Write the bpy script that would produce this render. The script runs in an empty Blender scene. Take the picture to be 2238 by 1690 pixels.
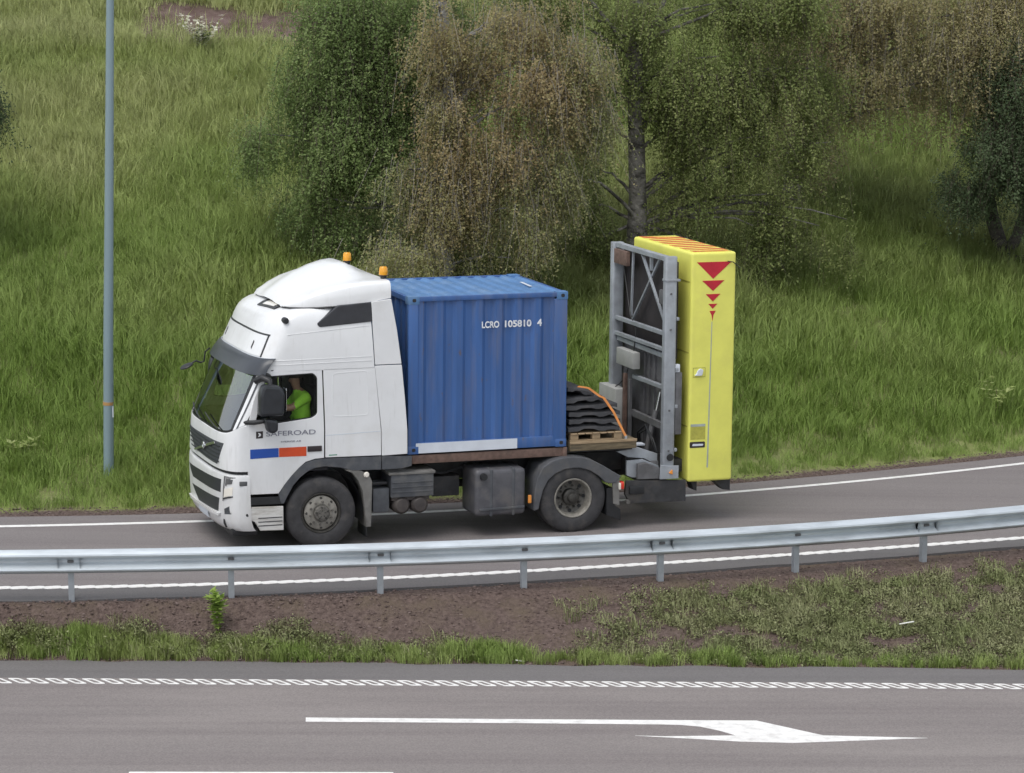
import bpy, bmesh, math, random
import numpy as np
from math import radians, sin, cos, pi, sqrt
from mathutils import Vector, Matrix, Euler

# ---------------------------------------------------------------- camera, sky, sun, exposure
SC = bpy.context.scene
COL = SC.collection
cam_d = bpy.data.cameras.new('camera')
cam_d.sensor_width = 36.0
cam_d.lens = 36.0 * 6549.17 / 2238.0
cam_d.clip_end = 2000
cam = bpy.data.objects.new('camera', cam_d)
COL.objects.link(cam)
cam.location = (0, 0, 9.5825)
cam.rotation_euler = (radians(90) - 0.173, 0, 0)
SC.camera = cam

SUN_EL, SUN_AZ = radians(66), radians(215)       # azimuth clockwise from +Y
world = bpy.data.worlds.new('World')
SC.world = world
world.use_nodes = True
wn = world.node_tree
wn.nodes.clear()
w_out = wn.nodes.new('ShaderNodeOutputWorld')
w_bg = wn.nodes.new('ShaderNodeBackground')
w_sky = wn.nodes.new('ShaderNodeTexSky')
w_sky.sky_type = 'NISHITA'
w_sky.sun_disc = False
w_sky.sun_elevation = SUN_EL
w_sky.sun_rotation = SUN_AZ
w_sky.air_density = 1.2
w_sky.dust_density = 1.5
w_hs = wn.nodes.new('ShaderNodeHueSaturation')
w_hs.inputs['Saturation'].default_value = 0.28
w_bg.inputs['Strength'].default_value = 0.14
wn.links.new(w_sky.outputs[0], w_hs.inputs['Color'])
wn.links.new(w_hs.outputs[0], w_bg.inputs['Color'])
wn.links.new(w_bg.outputs[0], w_out.inputs['Surface'])

sun_d = bpy.data.lights.new('sun', 'SUN')
sun_d.energy = 1.15
sun_d.angle = radians(40)
sun_d.color = (1.0, 0.965, 0.91)
sun = bpy.data.objects.new('sun', sun_d)
COL.objects.link(sun)
sdir = Vector((sin(SUN_AZ) * cos(SUN_EL), cos(SUN_AZ) * cos(SUN_EL), sin(SUN_EL)))
sun.rotation_euler = sdir.to_track_quat('Z', 'Y').to_euler()
sun.location = (0, 0, 60)

SC.view_settings.view_transform = 'Standard'
SC.view_settings.look = 'None'
SC.view_settings.exposure = 0.50
SC.view_settings.gamma = 1.0
SC.view_settings.use_curve_mapping = False
try:
    SC.cycles.max_bounces = 6
    SC.cycles.diffuse_bounces = 3
    SC.cycles.use_adaptive_sampling = True
    SC.cycles.adaptive_threshold = 0.025
    SC.cycles.glossy_bounces = 3
    SC.cycles.transmission_bounces = 3
    SC.cycles.transparent_max_bounces = 12
except Exception:
    pass

RNG = np.random.default_rng(7)
random.seed(7)

# ---------------------------------------------------------------- materials
MATS = {}


def nodes_of(m):
    m.use_nodes = True
    nt = m.node_tree
    return nt, nt.nodes['Principled BSDF']


def noise_mix(nt, coord, scale, c1, c2, lo=0.35, hi=0.65, detail=6, stretch=None, rough=0.6):
    tx = nt.nodes.new('ShaderNodeTexNoise')
    tx.inputs['Scale'].default_value = scale
    tx.inputs['Detail'].default_value = detail
    tx.inputs['Roughness'].default_value = rough
    src = coord
    if stretch:
        mp = nt.nodes.new('ShaderNodeMapping')
        mp.inputs['Scale'].default_value = stretch
        nt.links.new(src, mp.inputs['Vector'])
        src = mp.outputs[0]
    nt.links.new(src, tx.inputs['Vector'])
    rp = nt.nodes.new('ShaderNodeMapRange')
    rp.inputs['From Min'].default_value = lo
    rp.inputs['From Max'].default_value = hi
    nt.links.new(tx.outputs['Fac'], rp.inputs['Value'])
    mx = nt.nodes.new('ShaderNodeMix')
    mx.data_type = 'RGBA'
    nt.links.new(rp.outputs[0], mx.inputs['Factor'])
    for k, c in ((6, c1), (7, c2)):
        if isinstance(c, tuple):
            mx.inputs[k].default_value = (*c, 1)
        else:
            nt.links.new(c, mx.inputs[k])
    return mx.outputs[2], tx


def mat(name, color, rough=0.5, metal=0.0, var=0.12, scale=6.0, coat=0.0, bump=0.0, bscale=40.0, dirt=None, emit=None, spec=0.5,
        stretch=None, dscale=3.0, dlo=0.5, dhi=0.75):
    """Principled material, the colour broken by noise in object space."""
    m = bpy.data.materials.new(name)
    nt, b = nodes_of(m)
    tc = nt.nodes.new('ShaderNodeTexCoord')
    c1 = tuple(max(0, c * (1 - var)) for c in color)
    c2 = tuple(min(1, c * (1 + var)) for c in color)
    out, _ = noise_mix(nt, tc.outputs['Object'], scale, c1, c2, stretch=stretch)
    if dirt:
        out, _ = noise_mix(nt, tc.outputs['Object'], dscale, out, dirt, dlo, dhi, stretch=stretch)
    nt.links.new(out, b.inputs['Base Color'])
    b.inputs['Roughness'].default_value = rough
    b.inputs['Metallic'].default_value = metal
    b.inputs['Specular IOR Level'].default_value = spec
    if coat:
        b.inputs['Coat Weight'].default_value = coat
        b.inputs['Coat Roughness'].default_value = 0.12
    if bump:
        tn = nt.nodes.new('ShaderNodeTexNoise')
        tn.inputs['Scale'].default_value = bscale
        tn.inputs['Detail'].default_value = 8
        nt.links.new(tc.outputs['Object'], tn.inputs['Vector'])
        bp = nt.nodes.new('ShaderNodeBump')
        bp.inputs['Strength'].default_value = bump
        bp.inputs['Distance'].default_value = 0.02
        nt.links.new(tn.outputs['Fac'], bp.inputs['Height'])
        nt.links.new(bp.outputs[0], b.inputs['Normal'])
    if emit:
        b.inputs['Emission Color'].default_value = (*emit[0], 1)
        b.inputs['Emission Strength'].default_value = emit[1]
    MATS[name] = m
    return m


def glass(name, tint, ior=1.5, gloss=1.0, rough=0.02):
    m = bpy.data.materials.new(name)
    m.use_nodes = True
    nt = m.node_tree
    nt.nodes.clear()
    o = nt.nodes.new('ShaderNodeOutputMaterial')
    t = nt.nodes.new('ShaderNodeBsdfTransparent')
    t.inputs['Color'].default_value = (*tint, 1)
    g = nt.nodes.new('ShaderNodeBsdfGlossy')
    g.inputs['Roughness'].default_value = rough
    g.inputs['Color'].default_value = (0.95 * gloss, 0.97 * gloss, gloss, 1)
    fr = nt.nodes.new('ShaderNodeFresnel')
    fr.inputs['IOR'].default_value = ior
    mx = nt.nodes.new('ShaderNodeMixShader')
    nt.links.new(fr.outputs[0], mx.inputs[0])
    nt.links.new(t.outputs[0], mx.inputs[1])
    nt.links.new(g.outputs[0], mx.inputs[2])
    nt.links.new(mx.outputs[0], o.inputs['Surface'])
    MATS[name] = m
    return m


WHITE = mat('white_paint', (0.76, 0.77, 0.78), 0.32, var=0.03, scale=2.0, coat=0.35, dirt=(0.60, 0.59, 0.56), dscale=1.6, dlo=0.55, dhi=0.95)
def add_grime(m, col, scale, lo, hi, z0=None, z1=None, stretch=None, amount=1.0):
    """Lay a patch of dirt or rust over a material; z0..z1 limits road grime to the lower body."""
    nt = m.node_tree
    b = nt.nodes['Principled BSDF']
    src = b.inputs['Base Color'].links[0].from_socket
    tc = nt.nodes.new('ShaderNodeTexCoord')
    out, tx = noise_mix(nt, tc.outputs['Object'], scale, src, col, lo, hi, stretch=stretch)
    mx = out.node
    fac = mx.inputs['Factor'].links[0].from_socket
    mul = nt.nodes.new('ShaderNodeMath'); mul.operation = 'MULTIPLY'; mul.inputs[1].default_value = amount
    nt.links.new(fac, mul.inputs[0])
    last = mul.outputs[0]
    if z0 is not None:
        sx = nt.nodes.new('ShaderNodeSeparateXYZ'); nt.links.new(tc.outputs['Object'], sx.inputs[0])
        mr_ = nt.nodes.new('ShaderNodeMapRange'); mr_.inputs['From Min'].default_value = z1; mr_.inputs['From Max'].default_value = z0
        nt.links.new(sx.outputs['Z'], mr_.inputs['Value'])
        m2 = nt.nodes.new('ShaderNodeMath'); m2.operation = 'MULTIPLY'
        nt.links.new(last, m2.inputs[0]); nt.links.new(mr_.outputs[0], m2.inputs[1]); last = m2.outputs[0]
    nt.links.new(last, mx.inputs['Factor'])
    nt.links.new(out, b.inputs['Base Color'])


add_grime(WHITE, (0.40, 0.37, 0.33), 2.2, 0.30, 0.72, 0.35, 1.7, (1.2, 1.2, 0.5), 0.55)
add_grime(WHITE, (0.42, 0.41, 0.39), 7.0, 0.58, 0.75, stretch=(2.2, 2.2, 0.25), amount=0.30)
WHITE_DIRTY = mat('dirty_white_plastic', (0.62, 0.61, 0.58), 0.5, var=0.08, scale=4, dirt=(0.34, 0.31, 0.27), dscale=5, stretch=(0.6, 1, 3), dlo=0.45, dhi=0.75)
GREYPL = mat('dark_grey_plastic', (0.075, 0.08, 0.09), 0.55, var=0.2, dirt=(0.13, 0.125, 0.115), dscale=3)
BLACKPL = mat('black_plastic', (0.018, 0.019, 0.021), 0.45, var=0.2)
MIRRORPL = mat('mirror_housing_plastic', (0.022, 0.025, 0.03), 0.38, var=0.2)
SEAM = mat('dark_seam', (0.05, 0.05, 0.055), 0.8)
INTERIOR = mat('cab_interior', (0.016, 0.016, 0.019), 0.8, var=0.2)
CHASSIS = mat('chassis_black', (0.035, 0.035, 0.037), 0.65, var=0.25, dirt=(0.085, 0.075, 0.065), dscale=4)
TANKM = mat('dark_tank', (0.085, 0.085, 0.095), 0.45, var=0.15, dirt=(0.13, 0.12, 0.115), dscale=3)
AIRTANK = mat('brown_air_tank', (0.052, 0.044, 0.042), 0.6, var=0.25, dirt=(0.08, 0.068, 0.06))
VENTM = mat('vent_dark_plastic', (0.038, 0.040, 0.047), 0.5, var=0.15)
RUBBER = mat('tyre_rubber', (0.042, 0.041, 0.043), 0.75, var=0.2, scale=9, dirt=(0.085, 0.078, 0.072), dscale=6, bump=0.2)
RIM = mat('dirty_rim', (0.255, 0.24, 0.21), 0.6, var=0.18, scale=14, dirt=(0.13, 0.12, 0.1), dscale=9)
HUB = mat('hub_grey', (0.13, 0.122, 0.108), 0.6, var=0.25, scale=20, dirt=(0.06, 0.055, 0.05), dscale=15)
RIMDARK = mat('rim_dark', (0.055, 0.052, 0.046), 0.6, metal=0.3, var=0.3, scale=15)
BLUE = mat('container_blue', (0.042, 0.115, 0.315), 0.42, var=0.14, scale=1.5, coat=0.1, dirt=(0.095, 0.125, 0.235), dscale=2.6, stretch=(2.4, 2, 0.3))
add_grime(BLUE, (0.13, 0.085, 0.065), 7.0, 0.64, 0.72, stretch=(1.5, 1.5, 0.6), amount=0.7)
add_grime(BLUE, (0.14, 0.17, 0.26), 3.0, 0.52, 0.75, stretch=(4.0, 4.0, 0.18), amount=0.5)
BLUE_SKYLIT = mat('container_skylit_blue', (0.085, 0.195, 0.39), 0.5, var=0.12, scale=2.0, dirt=(0.15, 0.25, 0.40), dscale=2.5)  # lighter copy of the container blue; skylight on top surfaces put into colour
STRIPE_B = mat('stripe_blue', (0.016, 0.075, 0.36), 0.4, var=0.05)
STRIPE_R = mat('stripe_orange', (0.62, 0.075, 0.02), 0.4, var=0.06)
STRIPE_K = mat('stripe_black', (0.03, 0.022, 0.024), 0.5)
LOGO_G = mat('lettering_grey', (0.22, 0.225, 0.27), 0.5)
LETTER = mat('lettering_white', (0.78, 0.8, 0.82), 0.5, dirt=(0.4, 0.45, 0.55), dscale=18)
PLATEW = mat('white_plate', (0.62, 0.66, 0.72), 0.5, var=0.05)
AMBER = mat('beacon_amber', (0.75, 0.33, 0.012), 0.25, var=0.08, coat=0.5)
RUST = mat('rusty_beam', (0.15, 0.095, 0.075), 0.75, var=0.25, scale=12, dirt=(0.085, 0.06, 0.05), dscale=7)
WOODD = mat('weathered_wood', (0.16, 0.125, 0.075), 0.8, var=0.3, scale=6, stretch=(1, 8, 8), dirt=(0.08, 0.065, 0.045), dscale=4)
PALLETW = mat('pallet_wood', (0.33, 0.24, 0.145), 0.8, var=0.2, scale=6, stretch=(1, 8, 8))
RUBPLATE = mat('rubber_plate', (0.050, 0.051, 0.056), 0.62, var=0.2, scale=8, dirt=(0.085, 0.083, 0.085), dscale=5)
STRAP = mat('orange_strap', (0.78, 0.30, 0.085), 0.6, var=0.12)
GALV = mat('galvanised_steel', (0.34, 0.365, 0.395), 0.48, metal=0.25, var=0.12, scale=5, dirt=(0.27, 0.28, 0.29), dscale=4)
GALVD = mat('grey_steel', (0.125, 0.125, 0.13), 0.55, metal=0.1, var=0.2, scale=6, dirt=(0.085, 0.08, 0.078), dscale=4)
GREYBOX = mat('control_box_grey', (0.38, 0.385, 0.37), 0.5, var=0.06)
DARKPANEL = mat('dark_back_panel', (0.030, 0.025, 0.026), 0.75, var=0.25, scale=4)
YELLOW = mat('cushion_yellow', (0.76, 0.75, 0.15), 0.45, var=0.05, scale=2.5, dirt=(0.64, 0.60, 0.15), dscale=2.0, dlo=0.55, dhi=0.9)
YELLOWL = mat('label_yellow', (0.42, 0.40, 0.07), 0.5, var=0.12, scale=20)
REDTRI = mat('triangle_red', (0.50, 0.018, 0.035), 0.4, var=0.12)
ORSTRIPE = mat('hazard_orange_red', (0.56, 0.13, 0.03), 0.5, var=0.25, scale=12)
GREYLINE = mat('seam_grey', (0.36, 0.40, 0.36), 0.5)
LIME = mat('lime_shirt', (0.46, 0.95, 0.07), 0.75, var=0.10, scale=7)
SKIN = mat('skin', (0.42, 0.24, 0.16), 0.55, var=0.06)
TROUSER = mat('dark_trousers', (0.02, 0.022, 0.03), 0.8)
HAIRM = mat('brown_hair', (0.05, 0.035, 0.022), 0.6)
POLE = mat('lamp_pole_steel', (0.225, 0.305, 0.335), 0.5, metal=0.15, var=0.06, scale=2, stretch=(1, 1, 0.2))
BANDM = mat('orange_band', (0.42, 0.24, 0.09), 0.6)
REDLAMP = mat('red_lamp', (0.62, 0.035, 0.02), 0.2, coat=0.5)
ORLAMP = mat('orange_lamp', (0.75, 0.28, 0.05), 0.25, coat=0.5)
CLEARLAMP = mat('clear_lamp', (0.82, 0.78, 0.7), 0.12, coat=0.8, var=0.05)
HEADL = mat('headlight_reflector', (0.42, 0.43, 0.43), 0.1, metal=0.7, var=0.15, scale=30)
MIRROR_GLASS = mat('mirror_silver', (0.7, 0.72, 0.74), 0.03, metal=1.0, var=0.0)
CHROME = mat('chrome', (0.62, 0.63, 0.64), 0.2, metal=0.9, var=0.05)
GLASS = glass('windscreen_glass', (0.42, 0.50, 0.50), 3.1)
LAMPGLASS = glass('lamp_cover_glass', (0.9, 0.92, 0.92), 1.45)
SIDEGLASS = glass('side_glass', (0.95, 0.97, 0.96), 1.2)
VISORG = mat('visor_tinted', (0.038, 0.044, 0.054), 0.35, coat=0.1, var=0.1)
PAINTW = mat('road_paint', (0.78, 0.77, 0.75), 0.6, var=0.06, scale=9, dirt=(0.52, 0.50, 0.48), dscale=7, dlo=0.5, dhi=0.8)
LITTER = mat('litter_white', (0.75, 0.75, 0.7), 0.6)
GRILLE = mat('grille_dark', (0.022, 0.025, 0.03), 0.5, var=0.15)
GRILLE2 = mat('grille_mesh_grey', (0.06, 0.066, 0.074), 0.5, var=0.3, scale=40)
MUDG = mat('mudguard_grey', (0.17, 0.165, 0.155), 0.6, var=0.15, dirt=(0.10, 0.095, 0.085), dscale=5)
FENDER = mat('fender_dark', (0.085, 0.088, 0.096), 0.42, var=0.15, dirt=(0.12, 0.115, 0.11), dscale=4)


def asphalt(name, c1, c2, streak):
    m = bpy.data.materials.new(name)
    nt, b = nodes_of(m)
    tc = nt.nodes.new('ShaderNodeTexCoord')
    a, _ = noise_mix(nt, tc.outputs['Object'], 0.35, c1, c2, 0.3, 0.7, stretch=(0.35, 2.2, 1))
    s, _ = noise_mix(nt, tc.outputs['Object'], 1.0, a, streak, 0.45, 0.72, stretch=(0.09, 3.5, 1))
    s, _ = noise_mix(nt, tc.outputs['Object'], 0.5, s, tuple(x * 1.12 for x in c2), 0.55, 0.75, stretch=(0.25, 1.2, 1))
    f, _ = noise_mix(nt, tc.outputs['Object'], 45.0, tuple(x * 0.55 for x in c1), tuple(min(1, x * 1.45) for x in c2), 0.3, 0.7, detail=3)
    mx = nt.nodes.new('ShaderNodeMix')
    mx.data_type = 'RGBA'
    mx.inputs['Factor'].default_value = 0.35
    nt.links.new(s, mx.inputs[6])
    nt.links.new(f, mx.inputs[7])
    nt.links.new(mx.outputs[2], b.inputs['Base Color'])
    b.inputs['Roughness'].default_value = 0.85
    tn = nt.nodes.new('ShaderNodeTexNoise')
    tn.inputs['Scale'].default_value = 120
    nt.links.new(tc.outputs['Object'], tn.inputs['Vector'])
    bp = nt.nodes.new('ShaderNodeBump')
    bp.inputs['Strength'].default_value = 0.25
    bp.inputs['Distance'].default_value = 0.01
    nt.links.new(tn.outputs['Fac'], bp.inputs['Height'])
    nt.links.new(bp.outputs[0], b.inputs['Normal'])
    return m


ASPH_M = asphalt('asphalt_motorway', (0.180, 0.160, 0.156), (0.232, 0.208, 0.198), (0.150, 0.128, 0.128))
ASPH_MS = asphalt('asphalt_motorway_shoulder', (0.135, 0.126, 0.126), (0.155, 0.145, 0.143), (0.12, 0.112, 0.112))
ASPH_R = asphalt('asphalt_ramp', (0.168, 0.150, 0.149), (0.208, 0.188, 0.184), (0.145, 0.124, 0.127))
ASPH_RS = asphalt('asphalt_ramp_shoulder', (0.105, 0.10, 0.102), (0.125, 0.118, 0.118), (0.10, 0.093, 0.094))

# ---------------------------------------------------------------- builders


def finish(me, smooth_angle):
    if smooth_angle is not None:
        me.polygons.foreach_set('use_smooth', [True] * len(me.polygons))
        try:
            me.set_sharp_from_angle(angle=radians(smooth_angle))
        except Exception:
            pass
    me.update()


def link(name, me, parent=None, m=None):
    o = bpy.data.objects.new(name, me)
    COL.objects.link(o)
    if parent is not None:
        o.parent = parent
    if m is not None:
        me.materials.clear()
        me.materials.append(m)
    return o


def mesh(name, verts, faces, m, parent=None, smooth=None):
    me = bpy.data.meshes.new(name)
    me.from_pydata([tuple(v) for v in verts], [], faces)
    finish(me, smooth)
    return link(name, me, parent, m)


def from_bm(name, bm, m, parent=None, smooth=None):
    bmesh.ops.recalc_face_normals(bm, faces=bm.faces)
    me = bpy.data.meshes.new(name)
    bm.to_mesh(me)
    bm.free()
    finish(me, smooth)
    return link(name, me, parent, m)


def box(name, x, y, z, m, parent=None, bevel=0.01, rot=None, seg=2, smooth=40):
    bm = bmesh.new()
    bmesh.ops.create_cube(bm, size=1)
    c = Vector(((x[0] + x[1]) / 2, (y[0] + y[1]) / 2, (z[0] + z[1]) / 2))
    for v in bm.verts:
        v.co = Vector((v.co.x * (x[1] - x[0]), v.co.y * (y[1] - y[0]), v.co.z * (z[1] - z[0])))
    if bevel:
        bevel = min(bevel, 0.45 * min(x[1] - x[0], y[1] - y[0], z[1] - z[0]))
        bmesh.ops.bevel(bm, geom=bm.edges[:], offset=bevel, segments=seg, affect='EDGES', profile=0.6)
    if rot is not None:
        bmesh.ops.rotate(bm, verts=bm.verts, cent=(0, 0, 0), matrix=Euler(rot).to_matrix())
    bmesh.ops.translate(bm, verts=bm.verts, vec=c)
    return from_bm(name, bm, m, parent, smooth)


def rounded(pts, r, n=4):
    """Round the corners of a closed 2D polygon."""
    out = []
    k = len(pts)
    for i in range(k):
        p = Vector(pts[i]); a = Vector(pts[i - 1]); b = Vector(pts[(i + 1) % k])
        da, db = (a - p), (b - p)
        ra = min(r, da.length * 0.45, db.length * 0.45)
        if ra < 1e-5:
            out.append(tuple(p)); continue
        s = p + da.normalized() * ra
        e = p + db.normalized() * ra
        for j in range(n + 1):
            t = j / n
            q = s * (1 - t) ** 2 + p * 2 * t * (1 - t) + e * t * t
            out.append((q.x, q.y))
    return out


def panel_mesh(loops, depth, bevel=0.004, res=1):
    cu = bpy.data.curves.new('tmp', 'CURVE')
    cu.dimensions = '2D'
    cu.fill_mode = 'BOTH'
    cu.extrude = max(depth / 2 - bevel, 1e-4)
    cu.bevel_depth = bevel
    cu.bevel_resolution = res
    cu.offset = -bevel
    for pts in loops:
        s = cu.splines.new('POLY')
        s.points.add(len(pts) - 1)
        s.use_cyclic_u = True
        for p, q in zip(s.points, pts):
            p.co = (q[0], q[1], 0, 1)
    ob = bpy.data.objects.new('tmp', cu)
    me = bpy.data.meshes.new_from_object(ob)
    bpy.data.objects.remove(ob)
    bpy.data.curves.remove(cu)
    return me


def panel(name, loops, y0, y1, m, parent=None, bevel=0.004, smooth=40, plane='xz'):
    """Extruded outline: loops in (x, z), spanning y0..y1 (or loops in (y,z) spanning x with plane='yz', or (x,y) spanning z)."""
    if not isinstance(loops[0][0], (tuple, list)):
        loops = [loops]
    me = panel_mesh(loops, abs(y1 - y0), bevel)
    c = (y0 + y1) / 2
    co = np.empty(len(me.vertices) * 3)
    me.vertices.foreach_get('co', co)
    co = co.reshape(-1, 3)
    new = np.empty_like(co)
    if plane == 'xz':
        new[:, 0] = co[:, 0]; new[:, 1] = c - co[:, 2]; new[:, 2] = co[:, 1]
    elif plane == 'yz':
        new[:, 0] = c + co[:, 2]; new[:, 1] = co[:, 0]; new[:, 2] = co[:, 1]
    else:
        new[:, 0] = co[:, 0]; new[:, 1] = co[:, 1]; new[:, 2] = c + co[:, 2]
    me.vertices.foreach_set('co', new.ravel())
    me.name = name
    finish(me, smooth)
    return link(name, me, parent, m)


def text(name, body, m, parent, loc, width, height, y, depth=0.002, bold=0.0, squeeze=None):
    """Flat lettering on the near side (x right, z up) at y."""
    cu = bpy.data.curves.new('tmp', 'FONT')
    cu.body = body
    cu.size = 1
    cu.extrude = 0.001
    cu.offset = bold
    ob = bpy.data.objects.new('tmp', cu)
    me = bpy.data.meshes.new_from_object(ob)
    bpy.data.objects.remove(ob)
    bpy.data.curves.remove(cu)
    co = np.empty(len(me.vertices) * 3)
    me.vertices.foreach_get('co', co)
    co = co.reshape(-1, 3)
    mn, mxx = co.min(0), co.max(0)
    new = np.empty_like(co)
    new[:, 0] = loc[0] + (co[:, 0] - mn[0]) / (mxx[0] - mn[0]) * width
    new[:, 2] = loc[1] + (co[:, 1] - mn[1]) / (mxx[1] - mn[1]) * height
    new[:, 1] = y - co[:, 2] * depth / 0.001
    me.vertices.foreach_set('co', new.ravel())
    me.name = name
    finish(me, None)
    return link(name, me, parent, m)


def tube_bm(bm, pts, radii, n=8, cap=True):
    pts = [Vector(p) for p in pts]
    if not hasattr(radii, '__len__'):
        radii = [radii] * len(pts)
    rings = []
    up = Vector((0, 0, 1))
    prev = None
    for i, p in enumerate(pts):
        t = (pts[min(i + 1, len(pts) - 1)] - pts[max(i - 1, 0)]).normalized()
        a = t.cross(up if abs(t.z) < 0.95 else Vector((1, 0, 0))).normalized() if prev is None else (prev - t * prev.dot(t)).normalized()
        prev = a
        b = t.cross(a)
        rings.append([bm.verts.new(p + (a * cos(2 * pi * k / n) + b * sin(2 * pi * k / n)) * radii[i]) for k in range(n)])
    for r0, r1 in zip(rings, rings[1:]):
        for k in range(n):
            bm.faces.new((r0[k], r0[(k + 1) % n], r1[(k + 1) % n], r1[k]))
    if cap:
        bm.faces.new(rings[0][::-1])
        bm.faces.new(rings[-1])


def tube(name, pts, r, m, parent=None, n=8, smooth=50):
    bm = bmesh.new()
    tube_bm(bm, pts, r, n)
    return from_bm(name, bm, m, parent, smooth)


def bar(name, p, q, w, h, m, parent=None, bevel=0.004):
    """Rectangular bar from p to q, w along the horizontal normal, h along the other."""
    p, q = Vector(p), Vector(q)
    d = q - p
    bm = bmesh.new()
    bmesh.ops.create_cube(bm, size=1)
    for v in bm.verts:
        v.co = Vector((v.co.x * d.length, v.co.y * w, v.co.z * h))
    bmesh.ops.bevel(bm, geom=bm.edges[:], offset=min(bevel, 0.4 * min(w, h)), segments=1, affect='EDGES')
    t = d.normalized()
    up = Vector((0, 0, 1)) if abs(t.z) < 0.9 else Vector((1, 0, 0))
    s = up.cross(t).normalized()
    u = t.cross(s)
    R = Matrix((t, s, u)).transposed()
    for v in bm.verts:
        v.co = R @ v.co + (p + q) / 2
    return from_bm(name, bm, m, parent, 40)


def lathe_y(name, prof, c, m, parent=None, n=40, smooth=40):
    """Revolve (r, y) pairs about the y axis through c=(x,z)."""
    verts, faces = [], []
    for r, y in prof:
        for k in range(n):
            a = 2 * pi * k / n
            verts.append((c[0] + r * cos(a), y, c[1] + r * sin(a)))
    for i in range(len(prof) - 1):
        for k in range(n):
            k2 = (k + 1) % n
            faces.append((i * n + k, i * n + k2, (i + 1) * n + k2, (i + 1) * n + k))
    bm = bmesh.new()
    me = bpy.data.meshes.new('tmp')
    me.from_pydata(verts, [], faces)
    bm.from_mesh(me)
    bpy.data.meshes.remove(me)
    bmesh.ops.remove_doubles(bm, verts=bm.verts, dist=1e-5)
    return from_bm(name, bm, m, parent, smooth)


def thing(name, label, cat, loc=(0, 0, 0), rot=None, group=None):
    o = bpy.data.objects.new(name, None)
    o.empty_display_size = 0.3
    COL.objects.link(o)
    o.location = loc
    if rot is not None:
        o.rotation_euler = rot
    return tag(o, label, cat, group)


def tag(o, label, cat, group=None):
    o['label'] = label
    o['category'] = cat
    if group:
        o['group'] = group
    return o


def kind(o, k):
    o['kind'] = k
    return o


# ---------------------------------------------------------------- terrain functions
def poly(c):
    c = np.array(c)
    d = np.polyder(c)

    def f(x, lo=-9.0, hi=10.0):
        x = np.asarray(x, float)
        xc = np.clip(x, lo, hi)
        return np.polyval(c, xc) + np.polyval(d, xc) * (x - xc)
    return f


near_line = poly([-0.000486, 0.011639, 0.289834, 40.061347])
far_line = poly([0.000145, 0.015279, 0.345529, 44.581899])
near_edge = poly([-0.00045, 0.011146, 0.302849, 39.464606])
far_edge = poly([-0.000122, 0.016239, 0.357621, 45.221682])
rail_y = poly([0.000324, 0.01455, 0.238882, 39.077])
ZM = -0.5477


def ramp_z(X, Y):
    return -(0.00989 * (np.clip(X, -16, 16) + 2.6935) + 0.01549 * (np.clip(Y, 34, 56) - 41.4796))


def moto_edge(X):
    return 37.25 - 0.033 * np.clip(X, -25, 25)


def moto_line(X):
    return 36.33 - 0.0215 * np.asarray(X, float)


def vnoise(X, Y, s, seed=0):
    """cheap smooth value noise"""
    X = np.asarray(X, float) / s + 137.1 * seed
    Y = np.asarray(Y, float) / s + 71.7 * seed
    xi, yi = np.floor(X), np.floor(Y)
    fx, fy = X - xi, Y - yi
    fx, fy = fx * fx * (3 - 2 * fx), fy * fy * (3 - 2 * fy)

    def h(a, b):
        v = np.sin(a * 127.1 + b * 311.7 + seed * 13.7) * 43758.5453
        return v - np.floor(v)
    return (h(xi, yi) * (1 - fx) + h(xi + 1, yi) * fx) * (1 - fy) + (h(xi, yi + 1) * (1 - fx) + h(xi + 1, yi + 1) * fx) * fy


def smooth01(t):
    t = np.clip(t, 0, 1)
    return t * t * (3 - 2 * t)


def hill_h(d, X):
    """height above the ramp plane at distance d behind the far asphalt edge"""
    d = np.maximum(d, 0)
    base = np.where(d < 0.7, -0.02 * d, 0)
    a = np.clip(d - 0.5, 0, 1.6)
    h = 0.12 * a * a + np.clip(d - 2.1, 0, None) * 0.385
    crest = 17.3
    h = np.where(d > crest, (0.12 * 2.56 + (crest - 2.1) * 0.385) + 0.10 * np.clip(d - crest, 0, 2.0) + 0.42 * np.clip(d - crest - 2.0, 0, 9) + 0.05 * np.clip(d - crest - 11, 0, 60), h)
    low = 0.12 + 0.88 * smooth01((np.asarray(X, float) + 27) / 14)  # unseen left part of the hill sunk so the windscreen reflects sky
    return h * low + base


def ground_z(X, Y):
    X = np.asarray(X, float); Y = np.asarray(Y, float)
    me_, ne_, fe_ = moto_edge(X), near_edge(X), far_edge(X)
    zr = ramp_z(X, Y)
    # median
    rail = rail_y(X)
    t = np.clip((Y - me_) / np.maximum(rail - 0.13 - me_, 0.25), 0, 1)
    top = ramp_z(X, rail) - 0.015
    med = -0.565 + (top + 0.565) * (t ** 1.25)
    med = np.where(Y > rail + 0.1, top + (ramp_z(X, ne_) - 0.03 - top) * np.clip((Y - rail - 0.1) / np.maximum(ne_ - rail - 0.1, 0.05), 0, 1), med)
    med = med + (vnoise(X, Y, 0.45, 3) - 0.5) * 0.07 * smooth01(t * 4) * smooth01((rail - Y) * 3)
    d = Y - fe_
    hl = ramp_z(X, Y) + hill_h(d, X) - 0.035 + (vnoise(X, Y, 2.2, 5) - 0.5) * 0.22 * smooth01((d - 1.2) / 3) + (vnoise(X, Y, 0.6, 8) - 0.5) * 0.07 * smooth01((d - 0.3) / 1.5)
    z = np.where(Y < me_, ZM - 0.06, np.where(Y < ne_, med, np.where(Y < fe_, zr - 0.06, hl)))
    return z

# ---------------------------------------------------------------- ground
def axis(parts):
    out = []
    for a, b, s in parts:
        out.append(np.arange(a, b, s))
    return np.unique(np.round(np.concatenate(out), 4))


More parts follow.
